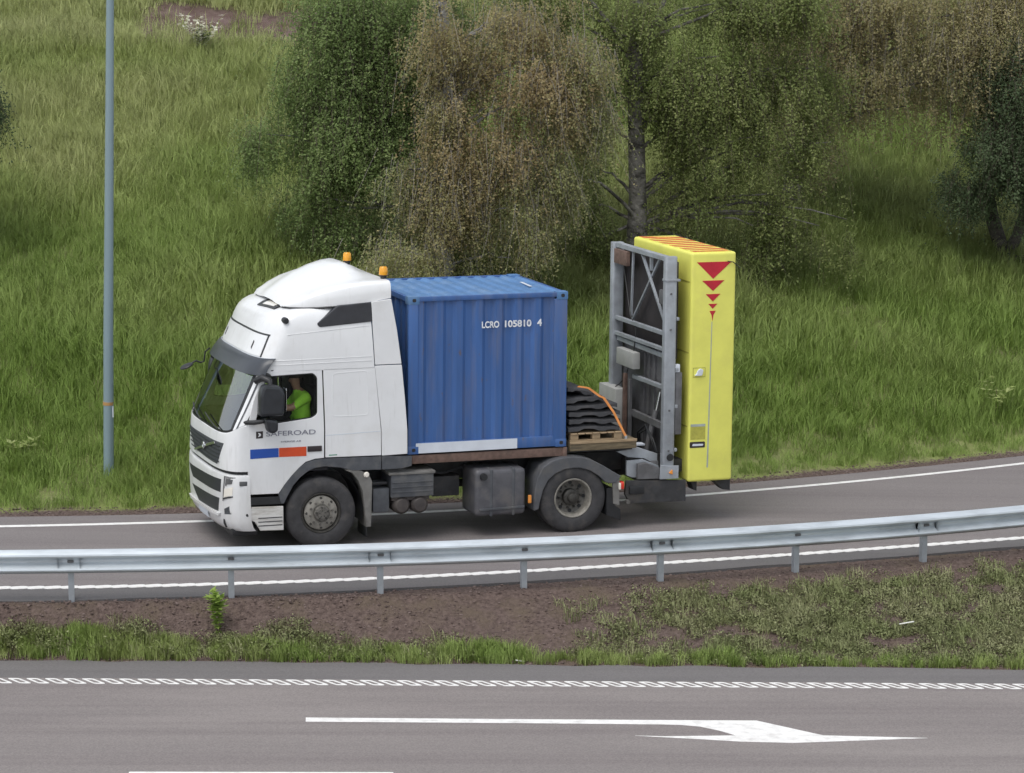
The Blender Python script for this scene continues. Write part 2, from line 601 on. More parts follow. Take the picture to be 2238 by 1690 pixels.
def grid_mesh(name, xs, ys, zf, m, attr=None):
    X, Y = np.meshgrid(xs, ys)
    Z = zf(X, Y)
    n, k = len(ys), len(xs)
    co = np.stack([X, Y, Z], -1).reshape(-1, 3)
    idx = np.arange(n * k).reshape(n, k)
    q = np.stack([idx[:-1, :-1], idx[:-1, 1:], idx[1:, 1:], idx[1:, :-1]], -1).reshape(-1, 4)
    me = bpy.data.meshes.new(name)
    me.vertices.add(len(co)); me.vertices.foreach_set('co', co.ravel())
    me.loops.add(q.size); me.loops.foreach_set('vertex_index', q.ravel().astype(np.int32))
    me.polygons.add(len(q)); me.polygons.foreach_set('loop_start', np.arange(0, q.size, 4, dtype=np.int32))
    me.update(calc_edges=True)
    me.polygons.foreach_set('use_smooth', [True] * len(q))
    if attr is not None:
        for an, f in attr.items():
            at = me.attributes.new(an, 'FLOAT', 'POINT')
            at.data.foreach_set('value', np.ascontiguousarray(f(X, Y)).ravel().astype(np.float32))
    me.update()
    return link(name, me, None, m)


def ground_material():
    m = bpy.data.materials.new('ground_soil_gravel')
    nt, b = nodes_of(m)
    tc = nt.nodes.new('ShaderNodeTexCoord')
    P = tc.outputs['Object']
    g1, _ = noise_mix(nt, P, 16, (0.075, 0.053, 0.046), (0.160, 0.118, 0.103), 0.32, 0.68, detail=6)
    g2, _ = noise_mix(nt, P, 1.6, g1, (0.125, 0.096, 0.070), 0.48, 0.7)
    s1, _ = noise_mix(nt, P, 6, (0.185, 0.22, 0.07), (0.245, 0.28, 0.10), 0.35, 0.65)
    s2, _ = noise_mix(nt, P, 0.8, s1, (0.23, 0.22, 0.12), 0.45, 0.7)
    r1, _ = noise_mix(nt, P, 3.5, (0.115, 0.075, 0.066), (0.18, 0.13, 0.118), 0.35, 0.65)
    at = nt.nodes.new('ShaderNodeAttribute'); at.attribute_name = 'hill'
    ap = nt.nodes.new('ShaderNodeAttribute'); ap.attribute_name = 'path'
    m1 = nt.nodes.new('ShaderNodeMix'); m1.data_type = 'RGBA'
    nt.links.new(at.outputs['Fac'], m1.inputs['Factor']); nt.links.new(g2, m1.inputs[6]); nt.links.new(s2, m1.inputs[7])
    m2 = nt.nodes.new('ShaderNodeMix'); m2.data_type = 'RGBA'
    nt.links.new(ap.outputs['Fac'], m2.inputs['Factor']); nt.links.new(m1.outputs[2], m2.inputs[6]); nt.links.new(r1, m2.inputs[7])
    nt.links.new(m2.outputs[2], b.inputs['Base Color'])
    b.inputs['Roughness'].default_value = 0.95
    b.inputs['Specular IOR Level'].default_value = 0.2
    tn = nt.nodes.new('ShaderNodeTexNoise'); tn.inputs['Scale'].default_value = 26; tn.inputs['Detail'].default_value = 6
    nt.links.new(P, tn.inputs['Vector'])
    bp = nt.nodes.new('ShaderNodeBump'); bp.inputs['Strength'].default_value = 0.9; bp.inputs['Distance'].default_value = 0.05
    nt.links.new(tn.outputs['Fac'], bp.inputs['Height']); nt.links.new(bp.outputs[0], b.inputs['Normal'])
    return m


GROUND = ground_material()
gx = axis([(-400, -60, 40), (-60, -16, 4), (-16, 16, 0.16), (16, 60, 4), (60, 401, 40)])
gy = axis([(-120, 20, 20), (20, 36.5, 2), (36.5, 50, 0.12), (50, 68, 0.25), (68, 100, 3), (100, 700, 60)])


def crest_d(X, Y):
    return Y - far_edge(X)


def path_mask(X, Y):
    d = crest_d(X, Y)
    w = vnoise(X, Y, 1.3, 21) * 0.5
    return smooth01((d - 17.25 + w - 0.25) / 0.3) * smooth01((20.5 + w - d) / 0.4) * smooth01((X + 8.3) / 0.8) * smooth01((-2.6 - X) / 0.8)


ground = kind(grid_mesh('ground', gx, gy, ground_z, GROUND, {
    'hill': lambda X, Y: smooth01((Y - far_edge(X) - 0.35 - 0.25 * vnoise(X, Y, 0.5, 4)) / 0.25),
    'path': path_mask}), 'structure')


def strip(name, f0, f1, xs, zf, m, parent=None, rows=4, skirt=0.0):
    verts, faces = [], []
    ts = np.linspace(0, 1, rows)
    lines = []
    for x in xs:
        y0, y1 = float(f0(x)), float(f1(x))
        col = [(x, y0 + (y1 - y0) * t, float(zf(x, y0 + (y1 - y0) * t))) for t in ts]
        if skirt:
            col = [(x, y0, col[0][2] - skirt)] + col + [(x, y1, col[-1][2] - skirt)]
        lines.append(col)
    k = len(lines[0])
    for c in lines:
        verts += c
    for i in range(len(xs) - 1):
        for j in range(k - 1):
            faces.append((i * k + j, (i + 1) * k + j, (i + 1) * k + j + 1, i * k + j + 1))
    return mesh(name, verts, faces, m, parent)


rx = axis([(-300, -20, 20), (-20, 20, 0.5), (20, 140, 20)])
ramp_flat = lambda x, y: ramp_z(x, y)
ramp = kind(strip('ramp_road', near_line, far_edge, rx, ramp_flat, ASPH_R, rows=12, skirt=0.05), 'structure')
jit = lambda x: (vnoise(x, x * 0, 0.7, 31) - 0.5) * 0.10
strip('shoulder', lambda x: near_edge(x) - 0.02 + jit(x), lambda x: near_line(x) - 0.0005, rx, lambda x, y: ramp_z(x, y) - 0.0005, ASPH_RS, ramp, skirt=0.12)
fine = np.arange(-18, 18.01, 0.25)
strip('edge_line', lambda x: far_line(x) - 0.075, lambda x: far_line(x) + 0.075, fine, lambda x, y: ramp_z(x, y) + 0.004, PAINTW, ramp, rows=2)

moto = kind(strip('motorway', lambda x: -60.0 + 0 * x, lambda x: moto_line(x) + 0.16, rx, lambda x, y: ZM + 0 * x, ASPH_M, rows=12), 'structure')
strip('shoulder', lambda x: moto_line(x) + 0.1605, lambda x: moto_edge(x) + (vnoise(x, x * 0, 0.5, 33) - 0.5) * 0.12, axis([(-300, -20, 20), (-20, 20, 0.2), (20, 140, 20)]), lambda x, y: ZM + 0 * x, ASPH_MS, moto, skirt=0.06)

# profiled edge line of the motorway: slanted loops of thermoplastic
lp = [(0.0, 0.115), (0.150, 0.115), (0.350, -0.115), (0.20, -0.115)]
hole = [(0.066, 0.084), (0.143, 0.084), (0.284, -0.084), (0.207, -0.084)]
lm = panel_mesh([rounded(lp, 0.03, 2), rounded(hole, 0.02, 2)], 0.008, 0.0015, 0)
lm.materials.append(PAINTW)
lm.name = 'line_loop'
x = -8.0
while x < 8.2:
    o = link('line_loop', lm, moto)
    o.location = (x, float(moto_line(x)), ZM + 0.0045)
    o.rotation_euler = (0, 0, -0.0215)
    x += 0.2335
# profiled near edge line of the ramp: short blocks end to end
bmsh = panel_mesh([rounded([(-0.118, 0.055), (0.06, 0.085), (0.118, 0.06), (0.118, -0.06), (-0.06, -0.085), (-0.118, -0.055)], 0.03, 2)], 0.008, 0.0015, 0)
bmsh.materials.append(PAINTW)
bmsh.name = 'line_block'
x = -9.0
while x < 9.5:
    o = link('line_block', bmsh, ramp)
    y = float(near_line(x)) + 0.01
    o.location = (x, y, float(ramp_z(x, y)) + 0.0045)
    sl = float(near_line(x + 0.1) - near_line(x - 0.1)) / 0.2
    o.rotation_euler = (0.0, 0.0, math.atan(sl))
    x += 0.222 * cos(math.atan(sl))
# lane dashes and the lane arrow
for x0 in (-16.33, -4.33, 7.67):
    panel('lane_dash', rounded([(x0, 32.64), (x0 + 2.99, 32.62), (x0 + 2.99, 32.47), (x0, 32.49)], 0.01), ZM + 0.0005, ZM + 0.005, PAINTW, moto, 0.001, plane='xy')
arrow = [(-2.48, 34.82), (0.2, 34.745), (2.93, 34.69), (3.67, 34.07), (4.88, 33.965), (3.29, 33.77), (2.7, 33.82), (2.21, 33.92), (1.45, 34.065), (1.78, 34.035), (2.2, 34.05), (2.64, 34.07), (2.45, 34.28), (2.24, 34.44), (2.02, 34.51), (1.81, 34.53), (0.2, 34.585), (-2.47, 34.65)]
panel('lane_arrow', arrow, ZM + 0.0005, ZM + 0.005, PAINTW, moto, 0.001, plane='xy')

# ---------------------------------------------------------------- guard rail
rail = thing('guard_rail', 'galvanised steel guard rail on posts along the near edge of the ramp', 'guard rail')
xs_post = [-5.76, -3.69, -1.74, 0.17, 2.03, 3.93, 5.80]
while xs_post[-1] < 12:
    xx = xs_post[-1]
    sl = float(rail_y(xx + 1) - rail_y(xx)) / 1
    xs_post.append(xx + 1.965 / sqrt(1 + sl * sl))
while xs_post[0] > -13:
    xx = xs_post[0]
    sl = float(rail_y(xx) - rail_y(xx - 1)) / 1
    xs_post.insert(0, xx - 1.985 / sqrt(1 + sl * sl))
WB = [(0.004, 0.158), (-0.012, 0.160), (-0.045, 0.146), (-0.096, 0.108), (-0.102, 0.086), (-0.095, 0.066), (-0.020, 0.034), (-0.004, 0.014), (-0.004, -0.014), (-0.020, -0.034), (-0.095, -0.080), (-0.102, -0.098), (-0.096, -0.116), (-0.045, -0.146), (-0.012, -0.160), (0.004, -0.158)]
GALV_RAIL = mat('rail_galvanised', (0.56, 0.61, 0.65), 0.42, metal=0.35, var=0.10, scale=3, stretch=(0.4, 1, 3), dirt=(0.30, 0.33, 0.35), dscale=2.5, dlo=0.5, dhi=0.85)
pts = np.arange(xs_post[0] - 1.2, xs_post[-1] + 0.3, 0.35)


def rail_section(xa, xb, off):
    seg = np.linspace(xa, xb, 12)
    v, f = [], []
    for x in seg:
        y = float(rail_y(x)); s = float(rail_y(x + 0.05) - rail_y(x - 0.05)) / 0.1
        n = Vector((-s, 1, 0)).normalized()
        z = float(ramp_z(x, y)) + 0.525
        for th in (0.0, 0.003):
            for a, b in (WB if th == 0 else WB[::-1]):
                v.append((x + n.x * (a + th + off), y + n.y * (a + th + off), z + b))
    k = 2 * len(WB)
    for i in range(len(seg) - 1):
        for j in range(k):
            j2 = (j + 1) % k
            f.append((i * k + j, i * k + j2, (i + 1) * k + j2, (i + 1) * k + j))
    f.append(tuple(range(k - 1, -1, -1)))
    f.append(tuple((len(seg) - 1) * k + j for j in range(k)))
    bm = bmesh.new()
    me = bpy.data.meshes.new('t'); me.from_pydata(v, [], f); bm.from_mesh(me); bpy.data.meshes.remove(me)
    return from_bm('beam', bm, GALV_RAIL, rail, 28)


for i in range(0, len(xs_post) - 2, 2):
    rail_section(xs_post[i] - 0.16, xs_post[i + 2] + 0.12, 0.0 if (i // 2) % 2 else -0.0035)
for x in xs_post:
    y = float(rail_y(x)); s = float(rail_y(x + 0.05) - rail_y(x - 0.05)) / 0.1
    a = math.atan(s)
    z = float(ramp_z(x, y))
    zb = float(ground_z(x, y + 0.07)) - 0.4
    prof = [(-0.038, 0.0), (0.038, 0.0), (0.038, 0.09), (0.031, 0.09), (0.031, 0.007), (-0.031, 0.007), (-0.031, 0.09), (-0.038, 0.09)]
    o = panel('post', [(q[0], q[1]) for q in prof], 0, z + 0.63 - zb, GALV, rail, 0.001, plane='xy')
    o.location = (x - sin(a) * 0.015, y + cos(a) * 0.015, zb)
    o.rotation_euler = (0, 0, a)
    bo = box('bolt', (-0.042, 0.042), (-0.030, 0.012), (-0.016, 0.016), GALVD, rail, 0.012)
    bo.location = (x, y, z + 0.525)
    bo.rotation_euler = (0, 0, a)

# ---------------------------------------------------------------- lamp post on the slope
lx, ly = -6.28, 45.65
lz = float(ground_z(lx, ly))
lamp = thing('lamp_post', 'tall blue-grey steel lamp post on the grass slope left of the truck', 'lamp post', (lx, ly, lz))
tube('pole', [(0, 0, -0.5), (0.055, 0, 2.2), (0.135, 0, 5.0), (0.225, 0, 8.2), (0.315, 0, 11.5)], [0.082, 0.077, 0.067, 0.056, 0.046], POLE, lamp, 20)
tube('arm', [(0.315, 0, 11.45), (0.315, -0.4, 11.75), (0.315, -1.6, 11.9)], [0.045, 0.038, 0.03], POLE, lamp, 12)
box('lantern', (0.165, 0.465), (-2.4, -1.55), (11.83, 11.97), GALVD, lamp, 0.05)
bm = bmesh.new(); tube_bm(bm, [(0.0285, 0, 1.14), (0.030, 0, 1.19)], 0.0835, 20)
from_bm('band', bm, BANDM, lamp, 50)
box('tag', (0.092, 0.113), (-0.045, -0.02), (0.95, 1.12), PLATEW, lamp, 0.003)

# ---------------------------------------------------------------- grass, weeds and stones
SRC = bpy.data.collections.new('scatter_sources')       # not linked to the scene


def leaf_material(name, cols, transl=0.35, rough=0.6, attr='tint', geo=False):
    """cols: colours along the tint attribute 0..1"""
    m = bpy.data.materials.new(name)
    nt, b = nodes_of(m)
    at = nt.nodes.new('ShaderNodeAttribute')
    at.attribute_name = attr
    at.attribute_type = 'GEOMETRY' if geo else 'INSTANCER'
    rp = nt.nodes.new('ShaderNodeValToRGB')
    el = rp.color_ramp.elements
    el[0].position = 0; el[0].color = (*cols[0], 1)
    el[1].position = 1; el[1].color = (*cols[-1], 1)
    for i, c in enumerate(cols[1:-1]):
        e = el.new((i + 1) / (len(cols) - 1)); e.color = (*c, 1)
    nt.links.new(at.outputs['Fac'], rp.inputs['Fac'])
    b.inputs['Roughness'].default_value = rough
    b.inputs['Specular IOR Level'].default_value = 0.25
    nt.links.new(rp.outputs['Color'], b.inputs['Base Color'])
    tr = nt.nodes.new('ShaderNodeBsdfTranslucent')
    nt.links.new(rp.outputs['Color'], tr.inputs['Color'])
    mx = nt.nodes.new('ShaderNodeMixShader')
    mx.inputs[0].default_value = transl
    out = nt.nodes['Material Output']
    nt.links.new(b.outputs[0], mx.inputs[1]); nt.links.new(tr.outputs[0], mx.inputs[2])
    nt.links.new(mx.outputs[0], out.inputs['Surface'])
    return m


GRASS = leaf_material('grass_blades', [(0.233, 0.348, 0.074), (0.312, 0.437, 0.115), (0.396, 0.499, 0.163), (0.475, 0.541, 0.215), (0.544, 0.572, 0.274)], 0.45)
WEED = leaf_material('weed_leaves', [(0.313, 0.365, 0.156), (0.405, 0.432, 0.221), (0.497, 0.480, 0.295)], 0.45)
STONE = leaf_material('median_stones', [(0.080, 0.057, 0.050), (0.130, 0.095, 0.085), (0.19, 0.145, 0.13)], 0.0, 0.9)


def tuft(name, n, h, spread, w, m, lean=0.35, seed=0, heads=0):
    r = np.random.default_rng(seed)
    v, f = [], []
    for i in range(n):
        a = r.uniform(0, 2 * pi); rr = spread * sqrt(r.uniform())
        bx, by = rr * cos(a), rr * sin(a)
        hh = h * r.uniform(0.45, 1.1); ww = w * r.uniform(0.6, 1.2)
        d = r.uniform(0, 2 * pi); L = lean * r.uniform(0.1, 1.0) * hh
        o = r.uniform(0, pi)
        sx, sy = cos(o) * ww, sin(o) * ww
        k = len(v)
        mx_, my_ = bx + cos(d) * L * 0.35, by + sin(d) * L * 0.35
        tx_, ty_ = bx + cos(d) * L, by + sin(d) * L
        v += [(bx - sx, by - sy, -0.05), (bx + sx, by + sy, -0.05), (mx_ - sx * 0.8, my_ - sy * 0.8, hh * 0.6), (mx_ + sx * 0.8, my_ + sy * 0.8, hh * 0.6), (tx_, ty_, hh)]
        f += [(k, k + 1, k + 3, k + 2), (k + 2, k + 3, k + 4)]
        if i < heads:
            q = len(v)
            hw = w * 1.8
            v += [(tx_ - hw, ty_, hh - 0.02), (tx_, ty_ - hw, hh + 0.02), (tx_ + hw, ty_, hh + 0.04), (tx_, ty_ + hw, hh + 0.12)]
            f += [(q, q + 1, q + 2), (q, q + 2, q + 3)]
    return source(name, v, f, m)


def source(name, v, f, m, up=3.2):
    """A tuft; its shading normals lean to the sky as those of a grass sward do."""
    me = bpy.data.meshes.new(name)
    me.from_pydata(v, [], f)
    me.materials.append(m)
    me.polygons.foreach_set('use_smooth', [True] * len(me.polygons))
    me.update()
    nv = np.empty(len(v) * 3); me.vertices.foreach_get('normal', nv); nv = nv.reshape(-1, 3)
    nv[nv[:, 2] < 0] *= -1
    nv[:, 2] += up
    nv /= np.linalg.norm(nv, axis=1)[:, None]
    me.normals_split_custom_set_from_vertices([tuple(q) for q in nv])
    return bpy.data.objects.new(name, me)


def leafy(name, n, h, spread, w, m, seed=0):
    r = np.random.default_rng(seed)
    v, f = [], []
    for i in range(n):
        a = r.uniform(0, 2 * pi); rr = spread * sqrt(r.uniform())
        c = np.array([rr * cos(a), rr * sin(a), h * r.uniform(0.0, 1.0) * (1 - 0.5 * rr / spread)])
        u = r.normal(size=3); u /= np.linalg.norm(u)
        t = np.cross(u, r.normal(size=3)); t /= np.linalg.norm(t)
        ww = w * r.uniform(0.5, 1.2)
        k = len(v)
        v += [tuple(c - u * ww), tuple(c + t * ww * 0.5), tuple(c + u * ww), tuple(c - t * ww * 0.5)]
        f += [(k, k + 1, k + 2, k + 3)]
    return source(name, v, f, m, 0.7)


def stone_src(name, m, seed):
    r = np.random.default_rng(seed)
    bm = bmesh.new()
    bmesh.ops.create_icosphere(bm, subdivisions=1, radius=1)
    for v in bm.verts:
        v.co *= r.uniform(0.65, 1.2)
        v.co.z *= 0.65
    me = bpy.data.meshes.new(name); bm.to_mesh(me); bm.free()
    me.materials.append(m)
    return bpy.data.objects.new(name, me)


def scatter(name, P, tint, size, sources, label, cat, flat=False, seed=0):
    """One object of kind stuff: points that carry instances of the source tufts."""
    col = bpy.data.collections.new(name + '_sources')
    for s in sources:
        col.objects.link(s)
    me = bpy.data.meshes.new(name)
    me.vertices.add(len(P)); me.vertices.foreach_set('co', np.ascontiguousarray(P, dtype=np.float32).ravel())
    r = np.random.default_rng(seed)
    for an, val in (('tint', tint), ('size', size), ('spin', r.uniform(0, 2 * pi, len(P)))):
        a = me.attributes.new(an, 'FLOAT', 'POINT'); a.data.foreach_set('value', np.asarray(val, np.float32))
    o = link(name, me)
    ng = bpy.data.node_groups.new(name + '_scatter', 'GeometryNodeTree')
    ng.interface.new_socket('Geometry', in_out='INPUT', socket_type='NodeSocketGeometry')
    ng.interface.new_socket('Geometry', in_out='OUTPUT', socket_type='NodeSocketGeometry')
    N, Lk = ng.nodes, ng.links
    gi, go = N.new('NodeGroupInput'), N.new('NodeGroupOutput')
    ci = N.new('GeometryNodeCollectionInfo'); ci.inputs['Collection'].default_value = col
    ci.inputs['Separate Children'].default_value = True
    ci.inputs['Reset Children'].default_value = True
    ip = N.new('GeometryNodeInstanceOnPoints'); ip.inputs['Pick Instance'].default_value = True
    m2p = N.new('GeometryNodeMeshToPoints')
    rv = N.new('FunctionNodeRandomValue'); rv.data_type = 'INT'; rv.inputs[4].default_value = 0; rv.inputs[5].default_value = len(sources) - 1
    sz = N.new('GeometryNodeInputNamedAttribute'); sz.data_type = 'FLOAT'; sz.inputs['Name'].default_value = 'size'
    sp = N.new('GeometryNodeInputNamedAttribute'); sp.data_type = 'FLOAT'; sp.inputs['Name'].default_value = 'spin'
    cx = N.new('ShaderNodeCombineXYZ')
    Lk.new(sp.outputs['Attribute'], cx.inputs['Z'])
    Lk.new(gi.outputs[0], m2p.inputs['Mesh'])
    Lk.new(m2p.outputs[0], ip.inputs['Points'])
    Lk.new(ci.outputs[0], ip.inputs['Instance'])
    Lk.new(rv.outputs[2], ip.inputs['Instance Index'])
    Lk.new(cx.outputs[0], ip.inputs['Rotation'])
    Lk.new(sz.outputs['Attribute'], ip.inputs['Scale'])
    Lk.new(ip.outputs[0], go.inputs[0])
    md = o.modifiers.new('scatter', 'NODES'); md.node_group = ng
    o['label'] = label; o['category'] = cat
    return kind(o, 'stuff')


def area_points(n, x0, x1, y0f, y1f, seed):
    r = np.random.default_rng(seed)
    X = r.uniform(x0, x1, n); T = r.uniform(0, 1, n)
    Y = y0f(X) + (y1f(X) - y0f(X)) * T
    return X, Y, T, r


# tall grass on the slope
X, Y, T, r = area_points(24000, -13.5, 14.5, lambda x: far_edge(x) + 0.75, lambda x: far_edge(x) + 22.5, 11)
d = Y - far_edge(X)
keep = (r.uniform(size=len(X)) > 0.93 * path_mask(X, Y)) & (Y < 72)
X, Y, d = X[keep], Y[keep], d[keep]
big = vnoise(X, Y, 2.6, 41); mid = vnoise(X * 0.7, Y, 0.9, 42); lng = vnoise(X * 0.35, Y, 1.4, 43)
tint = np.clip(0.06 + 0.40 * lng + 0.32 * big + 0.12 * (mid - 0.5) + 0.05 * (r.uniform(size=len(X)) - 0.5), 0, 1)
tint = tint * (0.45 + 0.62 * smooth01((d - 1.0) / 9.0)) + 0.26 * smooth01((d - 4) / 7)
size = (0.42 + 0.55 * smooth01((d - 0.6) / 2.2)) * (0.7 + 0.6 * mid) * r.uniform(0.75, 1.2, len(X))
scatter('tall_grass', np.stack([X, Y, ground_z(X, Y)], 1), tint, size,
        [tuft('grass_tuft', 42, 0.32, 0.34, 0.0075, GRASS, 1.3, s) for s in range(5)] + [tuft('grass_tuft', 36, 0.46, 0.30, 0.0065, GRASS, 0.8, s) for s in (11, 12)],
        'tall uncut green grass covering the slope behind the ramp', 'grass', seed=1)
# a sprinkling of pale stalks
X, Y, T, r = area_points(700, -13, 14, lambda x: far_edge(x) + 1.5, lambda x: far_edge(x) + 17, 12)
keep = vnoise(X, Y, 1.8, 55) > 0.45
X, Y = X[keep], Y[keep]
scatter('pale_grass_stalks', np.stack([X, Y, ground_z(X, Y)], 1), r.uniform(0.6, 1.0, len(X)), r.uniform(0.6, 1.15, len(X)),
        [tuft('stalk_tuft', 6, 0.62, 0.14, 0.0035, GRASS, 0.4, s) for s in (21, 22, 23)], 'pale seeding grass stalks among the green grass on the slope', 'grass', seed=2)
# grass along the motorway edge
X, Y, T, r = area_points(5200, -9.5, 10, lambda x: moto_edge(x) + 0.06, lambda x: moto_edge(x) + (rail_y(x) - moto_edge(x)) * (0.62 + 0.03 * np.clip(x, -8, 8) * -1), 13)
w = (Y - moto_edge(X))
n1 = vnoise(X, Y, 0.55, 61); n2 = vnoise(X, Y, 0.22, 62)
lim = np.minimum(0.34, 0.46 * (rail_y(X) - moto_edge(X))) + 0.14 * (n1 - 0.5)
keep = (w < lim) & (n2 > 0.12)
X, Y, w, n1 = X[keep], Y[keep], w[keep], n1[keep]
tint = np.clip(0.25 + 0.45 * vnoise(X, Y, 0.8, 63) + 0.2 * (r.uniform(size=len(X)) - 0.5), 0, 0.9)
scatter('verge_grass', np.stack([X, Y, ground_z(X, Y)], 1), tint, r.uniform(0.55, 1.1, len(X)) * (0.55 + 0.5 * n1),
        [tuft('verge_tuft', 30, 0.22, 0.10, 0.0055, GRASS, 0.8, s) for s in range(31, 36)], 'short green grass along the motorway edge below the guard rail', 'grass', seed=3)
# grey-green weeds on the bank to the right, thinner to the left
X, Y, T, r = area_points(16000, -9.5, 10, lambda x: moto_edge(x) + 0.15, lambda x: rail_y(x) - 0.12, 14)
n1 = vnoise(X, Y, 0.7, 71); n2 = vnoise(X, Y, 0.25, 72)
dens = smooth01((X - 0.6 + 1.8 * (n1 - 0.5)) / 3.0) * smooth01((0.98 - T) * 5) + 0.40 * smooth01((0.52 - T + 0.5 * (n1 - 0.5)) * 4) * smooth01((-X + 1) / 3)
keep = (r.uniform(size=len(X)) < dens * 0.95 * smooth01((n2 - 0.22) * 4))
X, Y, T, n1 = X[keep], Y[keep], T[keep], n1[keep]
tint = np.clip(0.1 + 0.6 * vnoise(X, Y, 0.5, 73) + 0.35 * (r.uniform(size=len(X)) - 0.4), 0, 1)
scatter('weeds', np.stack([X, Y, ground_z(X, Y)], 1), tint, r.uniform(0.5, 1.15, len(X)),
        [leafy('weed_clump', 70, 0.12, 0.15, 0.017, WEED, s) for s in range(41, 46)] + [tuft('weed_tuft', 16, 0.18, 0.10, 0.005, WEED, 0.7, s) for s in (46, 47)],
        'low grey-green weeds covering the gravel bank below the guard rail', 'weeds', seed=4)
# stones of the gravel bank
X, Y, T, r = area_points(14000, -9.5, 10, lambda x: moto_edge(x) + 0.02, lambda x: near_edge(x) - 0.03, 15)
keep = r.uniform(size=len(X)) < 0.35 + 0.65 * vnoise(X, Y, 0.8, 81)
X, Y = X[keep], Y[keep]
scatter('gravel', np.stack([X, Y, ground_z(X, Y) + 0.002], 1), r.uniform(0, 1, len(X)) ** 1.4, 0.008 + 0.020 * r.uniform(size=len(X)) ** 3,
        [stone_src('stone', STONE, s) for s in range(51, 57)], 'reddish brown gravel on the bank between ramp and motorway', 'gravel', seed=5)
# gravel verge behind the far edge of the ramp
X, Y, T, r = area_points(9000, -12, 13, lambda x: far_edge(x) + 0.01, lambda x: far_edge(x) + 0.75, 16)
scatter('verge_gravel', np.stack([X, Y, ground_z(X, Y) + 0.002], 1), r.uniform(0, 1, len(X)), 0.008 + 0.02 * r.uniform(size=len(X)) ** 3,
        [stone_src('verge_stone', STONE, s) for s in range(61, 64)], 'fine brown gravel along the far edge of the ramp', 'gravel', seed=6)


def plant_mesh(name, n, h, spread, lw, seed, mat_, parent):
    """One leafy plant: arching stems with paired leaves."""
    r = np.random.default_rng(seed)
    bm = bmesh.new()
    tl = bm.verts.layers.float.new('tint')
    for i in range(n):
        a = r.uniform(0, 2 * pi); hh = h * r.uniform(0.6, 1.05); sp = spread * r.uniform(0.2, 1)
        prev = None
        for k in range(9):
            t = k / 8
            p = Vector((cos(a) * sp * t ** 1.3, sin(a) * sp * t ** 1.3, hh * (t - 0.12 * t * t)))
            for s in range(3):
                b = r.uniform(0, 2 * pi)
                u = Vector((cos(b), sin(b), r.uniform(-0.2, 0.6))).normalized()
                q = Vector((-sin(b), cos(b), r.uniform(-0.3, 0.3))).normalized()
                L = lw * r.uniform(0.6, 1.2) * (0.5 + 0.7 * t)
                vs = [bm.verts.new(c) for c in (p, p + u * L * 0.5 + q * L * 0.22, p + u * L, p + u * L * 0.5 - q * L * 0.22)]
                tn = r.uniform()
                for v_ in vs:
                    v_[tl] = tn
                bm.faces.new(vs)
    me = bpy.data.meshes.new(name)
    bm.to_mesh(me); bm.free()
    return link(name, me, parent, mat_)


BRIGHT = leaf_material('bright_plant_leaves', [(0.30, 0.42, 0.09), (0.40, 0.52, 0.14)], 0.45, geo=True)
PALE = leaf_material('pale_plant_leaves', [(0.42, 0.50, 0.18), (0.55, 0.60, 0.28)], 0.45, geo=True)
DARKL = leaf_material('dark_plant_leaves', [(0.035, 0.065, 0.018), (0.07, 0.11, 0.03)], 0.3, geo=True)
CREAM = leaf_material('cream_blossom', [(0.70, 0.70, 0.55), (0.88, 0.87, 0.76)], 0.35, geo=True)


def plant(name, x, y, label, cat, n, h, spread, lw, seed, m_, part='foliage', stem=True):
    t = thing(name, label, cat, (x, y, float(ground_z(x, y))))
    plant_mesh(part, n, h, spread, lw, seed, m_, t)
    if stem:
        tube('stem', [(0, 0, -0.1), (0.01, 0, h * 0.3), (0.0, 0.02, h * 0.7)], [0.012, 0.009, 0.004], WOODD, t, 6)
    return t


plant('green_plant', -3.82, 37.85, 'bright green leafy plant growing in front of a guard rail post', 'plant', 13, 0.62, 0.17, 0.12, 5, BRIGHT)
plant('pale_plant', -7.72, 46.2, 'pale yellow-green leafy plant at the left edge of the grass slope', 'plant', 6, 0.30, 0.28, 0.14, 6, PALE)
plant('pale_shrub', 8.45, 51.5, 'pale arching weed in the grass at the right edge', 'plant', 6, 0.75, 0.25, 0.12, 8, PALE)
sh = thing('blossoming_shrub', 'small cream flowering shrub beside the reddish path at the top left', 'shrub', (-6.25, 60.6, float(ground_z(-6.25, 60.6))))
plant_mesh('foliage', 10, 0.62, 0.40, 0.10, 9, DARKL, sh)
plant_mesh('blossom', 22, 0.86, 0.46, 0.10, 10, CREAM, sh)
tube('stem', [(0, 0, -0.1), (0.02, 0, 0.3), (0.0, 0.02, 0.6)], [0.03, 0.02, 0.008], WOODD, sh, 6)
lt = tag(box('litter_strip', (-0.10, 0.10), (-0.012, 0.012), (0, 0.012), LITTER, None, 0.004), 'thin white strip of litter lying among the weeds on the bank', 'litter')
lt.location = (5.2, 38.35, float(ground_z(5.2, 38.35)) + 0.13); lt.rotation_euler = (0.05, -0.15, 0.1)
lt = tag(box('litter_scrap', (-0.06, 0.06), (-0.02, 0.02), (0, 0.01), LITTER, None, 0.004), 'small white scrap of litter on the grass beside the motorway shoulder', 'litter')
lt.location = (0.1, 37.33, float(ground_z(0.1, 37.33)) + 0.03); lt.rotation_euler = (0.0, 0.1, -0.1)

